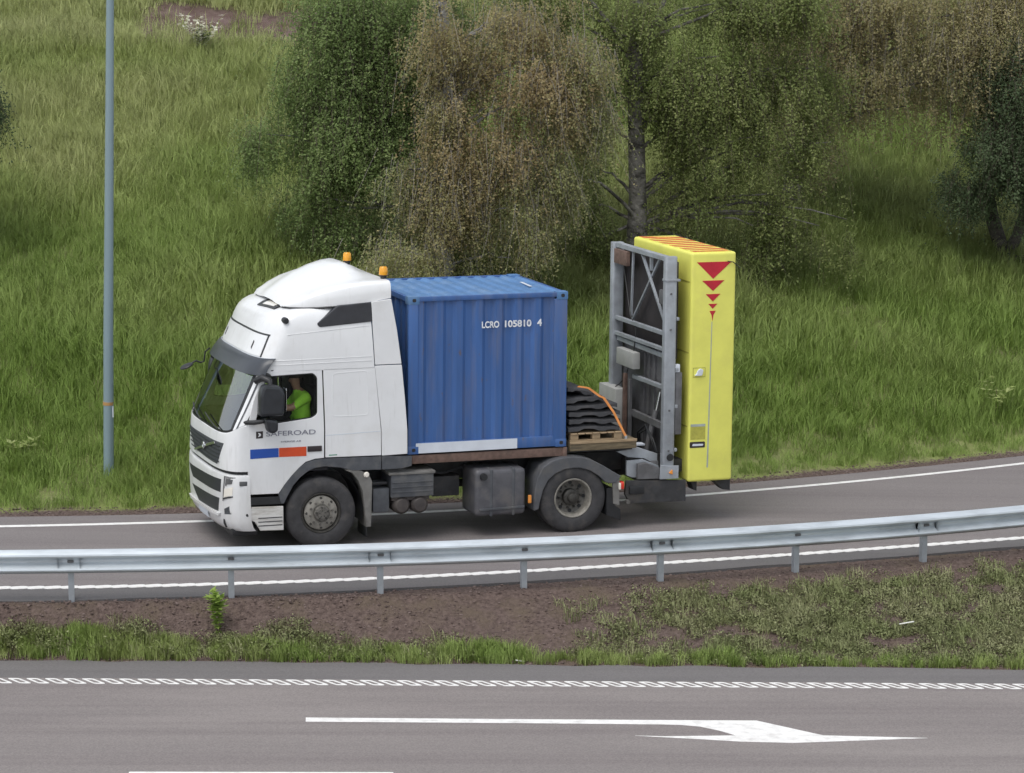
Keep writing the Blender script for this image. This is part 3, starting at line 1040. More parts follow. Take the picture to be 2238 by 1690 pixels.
# ---------------------------------------------------------------- trees
def bark(name, c1, c2, dark, lo=0.5, hi=0.62):
    m = bpy.data.materials.new(name)
    nt, b = nodes_of(m)
    tc = nt.nodes.new('ShaderNodeTexCoord')
    a, _ = noise_mix(nt, tc.outputs['Object'], 5, c1, c2, 0.35, 0.65)
    o, _ = noise_mix(nt, tc.outputs['Object'], 3.0, a, dark, lo, hi, stretch=(1.0, 1.0, 2.2))
    nt.links.new(o, b.inputs['Base Color'])
    b.inputs['Roughness'].default_value = 0.9
    tn = nt.nodes.new('ShaderNodeTexNoise'); tn.inputs['Scale'].default_value = 14
    nt.links.new(tc.outputs['Object'], tn.inputs['Vector'])
    bp = nt.nodes.new('ShaderNodeBump'); bp.inputs['Strength'].default_value = 0.8; bp.inputs['Distance'].default_value = 0.05
    nt.links.new(tn.outputs['Fac'], bp.inputs['Height']); nt.links.new(bp.outputs[0], b.inputs['Normal'])
    return m


BIRCH = bark('birch_bark', (0.24, 0.23, 0.22), (0.36, 0.35, 0.33), (0.05, 0.045, 0.04), 0.50, 0.60)
BARK = bark('rough_bark', (0.15, 0.14, 0.125), (0.26, 0.245, 0.225), (0.06, 0.055, 0.05))
BARKD = bark('dark_bark', (0.045, 0.040, 0.034), (0.085, 0.078, 0.066), (0.025, 0.022, 0.02))
TWIG = mat('twig_bark', (0.11, 0.085, 0.07), 0.85, var=0.25)
TWIGP = mat('pale_twig_bark', (0.27, 0.245, 0.22), 0.85, var=0.25)
LEAF_G = leaf_material('birch_leaves_green', [(0.133, 0.194, 0.066), (0.198, 0.276, 0.098), (0.271, 0.354, 0.129), (0.368, 0.436, 0.187)], 0.45, geo=True)
LEAF_C = leaf_material('olive_birch_leaves', [(0.137, 0.180, 0.059), (0.211, 0.262, 0.087), (0.299, 0.340, 0.123), (0.412, 0.435, 0.184)], 0.45, geo=True)
LEAF_B = leaf_material('brown_leaves', [(0.390, 0.296, 0.155), (0.410, 0.344, 0.176), (0.380, 0.364, 0.172), (0.320, 0.349, 0.151)], 0.45, geo=True)
LEAF_O = leaf_material('olive_leaves', [(0.270, 0.279, 0.119), (0.360, 0.333, 0.160), (0.440, 0.372, 0.205), (0.540, 0.465, 0.287)], 0.45, geo=True)
LEAF_D = leaf_material('dark_leaves', [(0.071, 0.105, 0.051), (0.109, 0.155, 0.075), (0.157, 0.205, 0.102)], 0.4, geo=True)


def crown(name, lobes, Y, leafm, twigm, parent, seed, leaf=0.026, per=11, droop=1.0, twigw=0.003, dense=2.5, carve=0.42, origin=(0, 0, 0)):
    """Hanging sprays of leaf-sized faces through the lobes; lobe = (X, Z, rx, rz, sprays[, dY])."""
    r = np.random.default_rng(seed)
    S, OUT, LN, D, TN = [], [], [], [], []
    for lb in lobes:
        x, z, rx_, rz_, n = lb[:5]
        n = int(n * dense * (0.2 if z > 7.75 else 1.0))  # unseen upper lobes thinned so more light falls through to the slope
        bias = lb[6] if len(lb) > 6 else 0.0
        dy = lb[5] if len(lb) > 5 else 0.0
        ry_ = 0.75 * rx_ + 0.25
        u = r.normal(size=(n, 3)); u /= np.linalg.norm(u, axis=1)[:, None]
        u *= (r.uniform(size=n) ** 0.45)[:, None]
        # clump towards sub-centres so that gaps and light and dark masses form
        kc = max(3, n // 26)
        c = r.normal(size=(kc, 3)); c /= np.linalg.norm(c, axis=1)[:, None]; c *= (r.uniform(0.25, 1.0, kc) ** 0.5)[:, None]
        w = r.integers(0, kc, n)
        u = u * 0.50 + c[w] * 0.70
        u[r.uniform(size=n) < 0.12] *= 1.35
        OUT.append(u)
        S.append(np.stack([x + u[:, 0] * rx_, Y + dy + u[:, 1] * ry_, z + u[:, 2] * rz_], 1))
        LN.append((r.uniform(0.25, 0.8, n) + (r.uniform(size=n) < 0.12) * r.uniform(0.2, 0.9, n)) * droop * (0.7 + 0.5 * r.uniform(size=n)))
        D.append(np.stack([r.normal(0, 0.22, n) + u[:, 0] * 0.25, r.normal(0, 0.22, n), -np.ones(n)], 1))
        TN.append(np.clip(0.45 + bias + 0.30 * (r.uniform(size=kc)[w] - 0.5) + 0.25 * r.normal(0, 0.5, n) * 0.6, 0, 1))
    OUT = np.concatenate(OUT)
    S, LN, D, TN = np.concatenate(S), np.concatenate(LN), np.concatenate(D), np.concatenate(TN)
    g = 0.6 * vnoise(S[:, 0] + 0.4 * S[:, 1], S[:, 2] + 0.3 * S[:, 1], 0.62, seed % 17) + 0.4 * vnoise(S[:, 0] - 0.3 * S[:, 1], S[:, 2], 0.3, seed % 13)
    ok = g + 0.12 * r.normal(size=len(S)) > carve
    S, LN, D, TN, OUT = S[ok], LN[ok], D[ok], TN[ok], OUT[ok]
    n = len(S)
    t = r.uniform(0, 1, (n, per))
    P = S[:, None, :] + D[:, None, :] * (t * LN[:, None])[..., None] + r.normal(0, 0.05, (n, per, 3))
    P[..., 2] += 0.35 * LN[:, None]
    P = P.reshape(-1, 3)
    k = len(P)
    # leaves turn their faces outwards and to the sky
    nn = np.repeat(OUT, per, axis=0) * 0.55 + np.array([0, 0, 0.55]) + r.normal(size=(k, 3)) * 0.55
    nn /= np.linalg.norm(nn, axis=1)[:, None]
    u = np.cross(nn, r.normal(size=(k, 3))); u /= np.linalg.norm(u, axis=1)[:, None]
    v = np.cross(nn, u)
    a = (leaf * r.uniform(0.6, 1.25, k))[:, None]
    q = np.stack([P - u * a, P + v * a * 0.62 - u * a * 0.1, P + u * a, P - v * a * 0.62 - u * a * 0.1], 1).reshape(-1, 3)
    tint = np.clip(np.repeat(TN, per) + r.normal(0, 0.13, k), 0, 1)
    tint4 = np.repeat(tint, 4)
    # twigs: thin ribbons
    e0 = S.copy(); e0[:, 2] += 0.35 * LN
    e1 = S + D * LN[:, None]; e1[:, 2] += 0.35 * LN
    sd = r.normal(size=(n, 3)); sd[:, 2] = 0; sd /= np.linalg.norm(sd, axis=1)[:, None]
    tw = np.stack([e0 - sd * twigw, e0 + sd * twigw, e1 + sd * twigw * 0.4, e1 - sd * twigw * 0.4], 1).reshape(-1, 3)
    co = np.concatenate([q, tw]) - np.array(origin)
    nf = k + n
    me = bpy.data.meshes.new(name)
    me.vertices.add(len(co)); me.vertices.foreach_set('co', co.astype(np.float32).ravel())
    me.loops.add(nf * 4); me.loops.foreach_set('vertex_index', np.arange(nf * 4, dtype=np.int32))
    me.polygons.add(nf); me.polygons.foreach_set('loop_start', np.arange(0, nf * 4, 4, dtype=np.int32))
    me.update(calc_edges=True)
    at = me.attributes.new('tint', 'FLOAT', 'POINT')
    at.data.foreach_set('value', np.concatenate([tint4, np.full(len(tw), 0.5)]).astype(np.float32))
    me.materials.append(leafm); me.materials.append(twigm)
    mi = np.zeros(nf, np.int32); mi[k:] = 1
    me.polygons.foreach_set('material_index', mi)
    me.update()
    return link(name, me, parent)


def tree(name, label, x, y, trunk, r0, lobes, leafm, twigm, barkm, seed, forks=(), group=None, **kw):
    """trunk: list of (dx, dz) up from the base; limbs run from the trunk to every lobe."""
    z0 = float(ground_z(x, y)) - 0.15
    t = thing(name, label, 'tree', (x, y, z0), group=group)
    r = random.Random(seed)
    H = trunk[-1][1]
    pts = [(dx + r.uniform(-0.03, 0.03), r.uniform(-0.05, 0.05), dz) for dx, dz in trunk]
    pts[0] = (0, 0, -0.2)
    rad = [r0 * (1.25 if i == 0 else 1) * (1 - 0.85 * (p[2] / H) ** 1.2) if p[2] > 0 else r0 * 1.35 for i, p in enumerate(pts)]
    tube('trunk', pts, rad, barkm, t, 12, 60)

    def on_trunk(h):
        for (a, b) in zip(pts, pts[1:]):
            if a[2] <= h <= b[2]:
                k = (h - a[2]) / (b[2] - a[2])
                return Vector(a).lerp(Vector(b), k), r0 * (1 - 0.85 * (max(h, 0) / H) ** 1.2)
        return Vector(pts[-1]), 0.03
    for i, lb in enumerate(lobes):
        tgt = Vector((lb[0] - x, (lb[5] if len(lb) > 5 else 0.0), lb[1] - z0))
        for j in range(2 if lb[2] > 0.9 else 1):
            tg = tgt + Vector((r.uniform(-0.4, 0.4) * lb[2], r.uniform(-0.3, 0.3), r.uniform(-0.1, 0.5) * lb[3]))
            h = max(0.9, min(H - 0.3, tg.z - 0.35 * Vector((tg.x, tg.y)).length - r.uniform(0, 0.4)))
            s, rr = on_trunk(h)
            dv = tg - s
            mid = s + dv * 0.5 + Vector((0, 0, 0.18 * dv.length))
            path = []
            for k in range(7):
                u = k / 6
                path.append(s * (1 - u) ** 2 + mid * 2 * u * (1 - u) + tg * u * u + Vector((r.uniform(-1, 1), r.uniform(-1, 1), r.uniform(-1, 1))) * 0.05 * (0 < k < 6))
            b0 = min(rr * 0.36, 0.036)
            tube('branch', path, [b0 * (1 - 0.85 * k / 6) + 0.004 for k in range(7)], barkm if barkm is BIRCH else BARK, t, 7, 60)
    for f in forks:
        tube('branch', [(p[0], p[1], p[2]) for p in f[0]], f[1], barkm, t, 9, 60)
    crown('crown', lobes, y, leafm, twigm, t, seed, origin=(x, y, z0), **kw)
    return t


tree('birch_tree', 'dense dark green weeping birch left of the brown tree, above the cab', -1.37, 53.0,
     [(0, 0), (0.02, 2), (-0.02, 4), (0.05, 6), (0.0, 8.5), (0.1, 11)], 0.17,
     [(-2.58, 6.24, 1.34, 1.45, 620), (-2.94, 4.57, 1.12, 1.28, 620), (-3.23, 3.12, 0.80, 0.80, 260), (-1.98, 5.00, 0.86, 1.71, 560), (-4.25, 4.65, 0.66, 0.62, 120), (-3.9, 5.6, 0.5, 0.6, 60), (-3.75, 3.6, 0.45, 0.6, 60), (-2.68, 3.50, 0.64, 0.64, 130), (-2.78, 7.03, 1.39, 0.64, 240), (-1.28, 6.82, 1.07, 0.64, 200), (-3.11, 5.32, 0.96, 0.86, 220), (-1.45, 4.03, 0.48, 0.96, 150, -0.5), (-1.39, 6.39, 0.64, 0.86, 170, -0.6),
      (-2.14, 8.53, 2.03, 1.39, 380), (-0.96, 7.89, 1.28, 1.28, 220), (-1.28, 10.67, 1.61, 1.39, 220)], LEAF_G, TWIG, BIRCH, 101, per=26, carve=0.38)
tree('brown_tree', 'weeping tree with brown withered leaves behind the container', -1.22, 51.6,
     [(0, 0), (0.05, 2), (0.1, 4), (0.0, 6), (0.1, 9)], 0.15,
     [(-0.45, 4.90, 1.18, 1.28, 560, 0, -0.2), (-1.18, 3.67, 0.87, 0.82, 330), (0.15, 3.62, 0.82, 0.97, 300, 0, 0.3), (0.35, 6.02, 1.07, 0.92, 360, 0, -0.3), (-0.31, 2.86, 0.82, 0.51, 130, 0, 0.3), (-1.79, 2.96, 0.77, 0.51, 150, -0.6, 0.25), (0.87, 4.39, 0.51, 0.92, 110, 0, 0.4), (-1.25, 6.2, 0.8, 0.7, 150, 0.3), (-1.2, 7.0, 0.55, 0.55, 130, -0.5), (-1.2, 4.9, 0.4, 0.8, 70, -0.5, 0.2), (1.25, 6.2, 0.75, 0.7, 130, 0.2, 0.3), (1.3, 4.9, 0.6, 0.8, 90, 0.2, 0.5), (-1.9, 4.2, 0.5, 0.6, 70, -0.2, 0.45), (0.10, 6.84, 1.23, 0.51, 200), (-0.82, 5.82, 0.72, 0.72, 160), (0.92, 5.41, 0.82, 0.72, 140),
      (0.20, 7.97, 1.63, 1.23, 260), (0.00, 9.60, 1.23, 1.02, 130)], LEAF_B, TWIGP, BIRCH, 102, leaf=0.025, per=24, carve=0.38, twigw=0.004)
tree('old_birch', 'thick dark-trunked birch behind the yellow crash cushion', 2.27, 54.2,
     [(0, 0), (0.0, 1.5), (-0.02, 3), (-0.05, 4.2), (0.06, 5.6), (0.1, 8), (0.3, 11)], 0.175,
     [(3.28, 5.81, 1.42, 1.05, 420), (3.74, 4.34, 1.00, 1.00, 190), (1.53, 6.17, 0.95, 0.74, 110), (3.10, 3.23, 0.79, 0.89, 70), (4.42, 2.75, 0.33, 1.15, 140), (4.89, 3.50, 0.79, 0.89, 60), (1.42, 3.87, 0.44, 1.05, 70), (0.78, 6.97, 1.26, 0.53, 330), (1.37, 2.55, 0.42, 0.47, 30), (2.32, 6.86, 1.26, 0.53, 220), (0.9, 5.6, 0.7, 0.8, 110, -1.6), (0.75, 3.9, 0.6, 0.8, 60, -1.8), (5.4, 5.6, 0.9, 0.8, 150, 0.6), (5.5, 4.3, 0.8, 0.7, 50, 0.3), (1.42, 3.18, 0.53, 0.84, 36), (5.35, 2.75, 0.16, 0.7, 12), (5.62, 3.0, 0.2, 0.8, 16), (6.05, 3.1, 0.22, 0.8, 18), (4.50, 1.75, 0.26, 0.5, 36), (3.9, 6.95, 1.1, 0.55, 240), (5.0, 7.0, 0.9, 0.6, 200), (1.26, 5.08, 0.74, 0.84, 90), (2.89, 4.97, 0.53, 0.74, 120, -0.4), (4.63, 5.50, 0.95, 0.95, 230), (4.74, 4.44, 0.74, 0.63, 70), (4.95, 3.2, 0.3, 0.6, 22),
      (2.53, 8.55, 2.10, 1.26, 380), (2.53, 10.86, 1.68, 1.37, 240)], LEAF_C, TWIG, BARK, 103, per=25, dense=3.6, carve=0.38,
     forks=[([(-0.05, 0, 3.9), (-0.45, -0.2, 4.5), (-0.95, -0.3, 5.1), (-1.3, -0.3, 5.9)], [0.05, 0.04, 0.03, 0.012]), ([(0.0, 0, 4.1), (0.35, -0.3, 4.7), (0.6, -0.5, 5.5), (0.75, -0.5, 6.4)], [0.06, 0.045, 0.03, 0.012])])
tree('olive_tree', 'tall tree with olive-brown twiggy crown filling the upper right', 5.37, 57.5,
     [(0, 0), (0.1, 2), (0.2, 4), (0.35, 6), (0.5, 8.5), (0.5, 11)], 0.17,
     [(6.59, 5.75, 1.88, 1.15, 560), (8.38, 5.3, 1.50, 0.95, 380), (5.95, 4.1, 0.9, 0.7, 70), (9.35, 6.05, 1.29, 1.18, 340), (5.27, 6.16, 1.18, 0.97, 240), (6.45, 6.75, 2.15, 0.64, 400), (7.2, 7.3, 2.2, 0.5, 300), (9.6, 7.0, 1.2, 0.6, 180), (8.17, 6.48, 1.72, 0.75, 330), (7.42, 4.75, 1.29, 0.65, 90), (5.59, 4.98, 0.97, 0.75, 200),
      (6.88, 8.10, 2.58, 1.40, 380), (9.57, 7.88, 1.93, 1.29, 220), (6.66, 10.25, 1.93, 1.29, 200)], LEAF_O, TWIGP, BARK, 104, leaf=0.026, per=24, carve=0.36, twigw=0.0035)
tree('dark_tree', 'dark green tree with a forked trunk at the right edge', 9.53, 57.7,
     [(0, 0), (-0.06, 0.35), (-0.22, 0.9), (-0.35, 1.5), (-0.3, 2.6), (-0.1, 5)], 0.15,
     [(9.38, 4.16, 0.93, 0.93, 430, -0.9), (8.71, 3.45, 0.60, 0.49, 170, -0.9), (10.12, 3.72, 0.87, 0.87, 260, -0.9), (9.69, 5.46, 0.98, 0.87, 240, -0.9), (11.10, 4.38, 1.09, 1.09, 150, -0.9)], LEAF_D, TWIG, BARKD, 105, per=26, dense=3.4,
     forks=[([(0.0, 0, 0.05), (0.25, 0, 0.55), (0.42, 0.05, 1.1), (0.45, 0.1, 1.7), (0.4, 0.1, 2.6)], [0.13, 0.11, 0.10, 0.08, 0.04]), ([(0.1, 0, 0.1), (0.4, -0.1, 0.12), (0.8, -0.1, 0.4), (1.1, -0.1, 1.0)], [0.09, 0.08, 0.06, 0.03])])
tree('leafy_tree', 'dark leafy tree reaching in at the left edge', -10.30, 52.0,
     [(0, 0), (0.0, 1.5), (0.05, 3), (0.0, 5), (0.1, 7)], 0.14,
     [(-9.36, 5.44, 0.57, 0.52, 170), (-9.98, 6.17, 0.83, 0.83, 260), (-10.71, 5.23, 0.83, 0.83, 180), (-10.40, 7.31, 0.94, 0.83, 160)], LEAF_D, TWIG, BARK, 106, per=26)

# ---------------------------------------------------------------- the truck (x to the rear, y to the far side, z up; origin below the near front wheel)
POSE_LOC = Vector((-2.6935, 41.4796, 0.0))
POSE = Matrix.Rotation(0.3407, 3, 'Z') @ Matrix.Rotation(0.0145, 3, 'Y') @ Matrix.Rotation(-0.0113, 3, 'X')
POSE_EUL = POSE.to_euler('XYZ')


def truck_thing(name, label, cat, at=(0, 0, 0), group=None):
    """A thing whose local axes are the truck's, its origin at the truck point `at`."""
    return thing(name, label, cat, POSE_LOC + POSE @ Vector(at), POSE_EUL, group)


truck = truck_thing('truck', 'white two-axle lorry with high cab carrying a blue container', 'truck')

ZS = [.2, .28, .40, .9, 1.2, 1.6, 1.70, 2.58, 2.72, 3.06, 3.18, 3.27, 3.34, 3.39, 3.43, 3.47]
XF = [-1.30, -1.36, -1.42, -1.44, -1.44, -1.42, -1.40, -1.03, -.95, -.80, -.755, -.70, -.62, -.50, -.28, .05]


def xf(z):
    return float(np.interp(z, ZS, XF))


def inset(z):
    return float(np.interp(z, [2.7, 3.0, 3.2, 3.32, 3.40, 3.45, 3.47], [0, .012, .035, .07, .13, .24, .36]))


def front_x(y, z):
    yh = 1.25 - inset(z)
    t = min(1, abs(y - 1.25) / yh)
    return xf(z) + .40 * (1 - max(0, 1 - t ** 3.4) ** (1 / 3.4))


def ring(z, xb, n=30, off=0.0, z_side=0.0):
    """Plan outline of the cab at height z, from the near rear corner round the front to the far rear corner."""
    s = inset(z) - off
    yh = 1.25 - s
    x0 = xf(z) - off
    D = .40
    out = []
    if xb is not None and xb > x0 + D + 0.02:
        for t in np.linspace(0, 1, 6)[:-1]:
            out.append((xb + (x0 + D - xb) * t, s, z + z_side))
    for k in range(n + 1):
        ph = pi * k / n
        c, sn = cos(ph), sin(ph)
        lat = math.copysign(abs(c) ** (2 / 3.4), c) * yh
        out.append((x0 + D * (1 - abs(sn) ** (2 / 3.4)), 1.25 - lat, z + z_side * abs(c) ** 6))
    if xb is not None and xb > x0 + D + 0.02:
        for t in np.linspace(0, 1, 6)[1:]:
            out.append((x0 + D + (xb - x0 - D) * t, 2.5 - s, z + z_side))
    return out


def loft(name, rings, m, parent, close_top=False, close_bottom=False, back=False, smooth=35, thick=0.0):
    k = len(rings[0])
    verts = [p for r_ in rings for p in r_]
    faces = []
    for i in range(len(rings) - 1):
        for j in range(k - 1):
            faces.append((i * k + j, (i + 1) * k + j, (i + 1) * k + j + 1, i * k + j + 1))
        if back:
            faces.append((i * k + k - 1, (i + 1) * k + k - 1, (i + 1) * k, i * k))
    if close_top:
        faces.append(tuple((len(rings) - 1) * k + j for j in range(k)))
    if close_bottom:
        faces.append(tuple(range(k - 1, -1, -1)))
    bm = bmesh.new()
    me = bpy.data.meshes.new('t'); me.from_pydata(verts, [], faces); bm.from_mesh(me); bpy.data.meshes.remove(me)
    bmesh.ops.remove_doubles(bm, verts=bm.verts, dist=1e-5)
    if thick:
        bmesh.ops.recalc_face_normals(bm, faces=bm.faces)
        bmesh.ops.solidify(bm, geom=bm.faces[:], thickness=thick)
    return from_bm(name, bm, m, parent, smooth)


def front_patch(name, corners, m, parent, off=0.004, nu=16, nv=6, thick=0.012, corner_r=0.0):
    """Patch that follows the curved cab front; corners (y,z): bottom-near, bottom-far, top-far, top-near."""
    P = [np.array(c, float) for c in corners]
    v, f = [], []
    for j in range(nv + 1):
        b = j / nv
        for i in range(nu + 1):
            a = i / nu
            # soften the corners
            q = P[0] * (1 - a) * (1 - b) + P[1] * a * (1 - b) + P[2] * a * b + P[3] * (1 - a) * b
            v.append((front_x(q[0], q[1]) - off, q[0], q[1]))
    for j in range(nv):
        for i in range(nu):
            k = j * (nu + 1) + i
            f.append((k, k + 1, k + nu + 2, k + nu + 1))
    bm = bmesh.new()
    me = bpy.data.meshes.new('t'); me.from_pydata(v, [], f); bm.from_mesh(me); bpy.data.meshes.remove(me)
    if thick:
        bmesh.ops.recalc_face_normals(bm, faces=bm.faces)
        fn = bm.faces[:][0].normal
        bmesh.ops.solidify(bm, geom=bm.faces[:], thickness=thick if fn.x < 0 else -thick)
    return from_bm(name, bm, m, parent, 40)


# cab shell above the windows, with the high roof
shell_z = [2.56, 2.62, 2.70, 2.80, 2.92, 3.06, 3.14, 3.20, 3.26, 3.31, 3.36, 3.40, 3.43, 3.455, 3.47]
cab = loft('cab_shell', [ring(z, float(np.interp(z, [2.56, 3.47], [.768, .712])), 40) for z in shell_z], WHITE, truck, close_top=True, back=True, smooth=45)
# front panel and bumper
loft('front_panel', [ring(z, -1.075 + 0.004 * i, 40, 0, zs) for i, (z, zs) in enumerate([(1.165, 0.0), (1.20, 0), (1.30, 0), (1.42, 0), (1.55, .03), (1.63, .09), (1.665, .15)])], WHITE, truck, smooth=50)
loft('front_panel_lip', [ring(z, None, 40, o_, zs) for z, o_, zs in [(1.665, 0, .15), (1.685, -.01, .15), (1.69, -.05, .15)]], WHITE, truck, smooth=50)
loft('front_gap', [ring(z, -1.06, 40, -0.035) for z in (1.08, 1.19)], BLACKPL, truck)
bumper = loft('bumper', [ring(z, -1.05, 40, o_) for z, o_ in [(.30, -.05), (.31, -.015), (.36, 0), (.45, .006), (.62, .008), (.9, .008), (1.06, .006), (1.10, 0), (1.115, -.02), (1.118, -.06)]], WHITE, truck, smooth=45)
front_patch('grille', [(.44, 1.22), (1.60, 1.235), (2.24, 1.50), (.26, 1.54)], GRILLE2, truck, .005, 20, 8)
gr = bpy.data.objects[truck.children[-1].name]
for k in range(5):
    za = 1.255 + k * .054
    front_patch('grille_slat', [(.36 + .0 * k, za), (1.85 + .07 * k, za + .005), (1.86 + .07 * k, za + .018), (.36, za + .016)], GRILLE, gr, .018, 16, 1, .008)
front_patch('diagonal_bar', [(.50, 1.50), (1.56, 1.225), (1.60, 1.248), (.54, 1.528)], CHROME, gr, .028, 16, 1, .008)
em = lathe_y('emblem', [(0.0, -.006), (.030, -.006), (.034, -.012), (.052, -.012), (.054, 0), (.054, .01)], (0, 0), CHROME, gr, 24)
em.rotation_euler = (0, 0, -pi / 2)
em.location = (front_x(1.04, 1.39) - .03, 1.04, 1.39)
front_patch('lower_grille', [(.31, .835), (1.78, .80), (2.10, .955), (.29, 1.025)], GRILLE, bumper, .011, 18, 5)
front_patch('lower_grille', [(.42, .545), (1.45, .515), (1.86, .685), (.36, .745)], GRILLE, bumper, .011, 18, 5)
front_patch('bumper_ledge', [(.36, .49), (1.9, .46), (2.05, .50), (.34, .53)], WHITE, bumper, .04, 18, 2, .03)
front_patch('headlight', [(.235, .715), (.052, .80), (.035, 1.085), (.175, 1.085)], HEADL, truck, .010, 8, 8)
hl = truck.children[-1]
front_patch('headlight_lens', [(.215, .775), (.062, .825), (.052, .945), (.19, .90)], CLEARLAMP, hl, .022, 6, 5)
front_patch('headlight_trim', [(.232, .745), (.055, .80), (.054, .815), (.228, .765)], BLACKPL, hl, .024, 6, 1)
front_patch('headlight_trim', [(.262, .72), (.240, .72), (.182, 1.085), (.205, 1.085)], GREYPL, hl, .013, 2, 8)
front_patch('headlight_lens', [(.165, .97), (.065, .99), (.055, 1.05), (.15, 1.05)], GREYPL, hl, .02, 5, 4)
front_patch('headlight', [(2.265, .715), (2.448, .80), (2.465, 1.085), (2.325, 1.085)], HEADL, truck, .010, 8, 8)
front_patch('fog_light', [(.225, .535), (.072, .555), (.06, .69), (.228, .61)], GRILLE2, truck, .012, 6, 4)
front_patch('fog_light', [(2.275, .535), (2.428, .555), (2.44, .69), (2.272, .61)], GRILLE2, truck, .012, 6, 4)
front_patch('number_plate', [(.90, .36), (1.42, .355), (1.42, .465), (.90, .47)], PLATEW, bumper, .022, 6, 2)
front_patch('bumper_trim', [(.27, .33), (.23, .34), (.225, .46), (.262, .46)], BLACKPL, bumper, .012, 3, 4)
box('side_marker', (-1.20, -1.09), (-.010, .02), (.965, 1.03), GREYPL, bumper, .008)
lathe_y('tow_cap', [(0, -.006), (.022, -.006), (.024, .01)], (-1.09, .545), BLACKPL, bumper, 14)
box('skid_plate', (-1.28, -.9), (.12, 2.38), (.22, .36), BLACKPL, truck, .05)
# windscreen, pillars
ws_rows = [(1.68, .15), (1.80, .11), (1.95, .07), (2.10, .04), (2.25, .02), (2.40, .0), (2.52, .0), (2.60, .0)]
rows = [ring(z, None, 48, -.012, zs) for z, zs in ws_rows]
i0, i1 = 9, 39
loft('windscreen', [r_[i0:i1 + 1] for r_ in rows], GLASS, truck, smooth=60)
rows_f = [ring(z, None, 48, -.004, zs) for z, zs in ws_rows]
for a, b in ((i0 - 1, i0 + 1), (i1 - 1, i1 + 1)):
    loft('windscreen_seal', [r_[a:b + 1] for r_ in rows_f], BLACKPL, truck, smooth=60)
loft('windscreen_seal', [[Vector(p) + Vector((0, 0, d_)) for p in rows_f[0][i0 - 1:i1 + 2]] for d_ in (-.02, .028)], BLACKPL, truck, smooth=60)
rows_p = [ring(z, None, 48, 0, zs) for z, zs in ws_rows]
loft('corner_pillar', [r_[2:i0] for r_ in rows_p], WHITE, truck, smooth=60, thick=.02)
loft('corner_pillar', [r_[i1 + 1:47] for r_ in rows_p], WHITE, truck, smooth=60, thick=.02)
loft('corner_pillar_groove', [r_[5:7] for r_ in [ring(z, None, 48, .004, zs) for z, zs in ws_rows]], GREYPL, truck, smooth=60)
# wipers
for y0, y1 in ((.45, 1.25), (1.35, 2.15)):
    tube('wiper', [(front_x(y, 1.70 + .10 * t) - .025, y, 1.715 + .11 * t) for y, t in zip(np.linspace(y0, y1, 7), np.linspace(0, 1, 7))], .010, BLACKPL, truck, 6)
# smoked sun visor over the windscreen
vis = [[(p[0], p[1], p[2]) for p in ring(z, None, 48, o_)[k0:49 - k0]] for z, o_, k0 in ((2.75, .012, 2), (2.735, .038, 2), (2.67, .055, 2), (2.60, .066, 2), (2.53, .07, 2))]
loft('sun_visor', vis, VISORG, truck, smooth=60, thick=.008)
loft('visor_edge', [[(p[0] - .006, p[1], p[2] + .004 - d_) for p in vis[0]] for d_ in (0.0, .014)], PLATEW, truck, smooth=60, thick=.004)
# upper front flap with its dark outline
front_patch('front_flap', [(.19, 2.765), (2.30, 2.765), (2.29, 3.045), (.21, 3.045)], WHITE, truck, .012, 24, 6)
fl = truck.children[-1]
for c in ([(.175, 3.045), (2.32, 3.045), (2.32, 3.068), (.175, 3.068)], [(.165, 2.755), (.19, 2.755), (.21, 3.06), (.185, 3.06)], [(2.30, 2.755), (2.325, 2.755), (2.315, 3.06), (2.29, 3.06)]):
    front_patch('flap_seal', c, BLACKPL, fl, .007, 20, 1, .006)
for y in (.52, 2.02):
    front_patch('flap_handle', [(y - .018, 2.83), (y + .018, 2.85), (y + .018, 2.95), (y - .018, 2.93)], SEAM, fl, .018, 2, 3, .008)

# ---- near side
doors_out = [(-1.07, 1.84), (-1.078, 1.18), (-1.045, .835), (-.635, .83), (-.55, .95), (-.45, 1.07), (-.34, 1.18), (-.24, 1.262), (-.1, 1.30), (.03, 1.305), (.03, 1.72), (-.002, 2.575), (-.74, 2.575), (-.86, 2.52), (-1.0, 2.15)]
win = [(-.965, 1.86), (-.80, 1.835), (-.62, 1.835), (-.15, 1.885), (-.07, 1.94), (-.07, 2.46), (-.13, 2.525), (-.78, 2.505), (-.83, 2.44)]


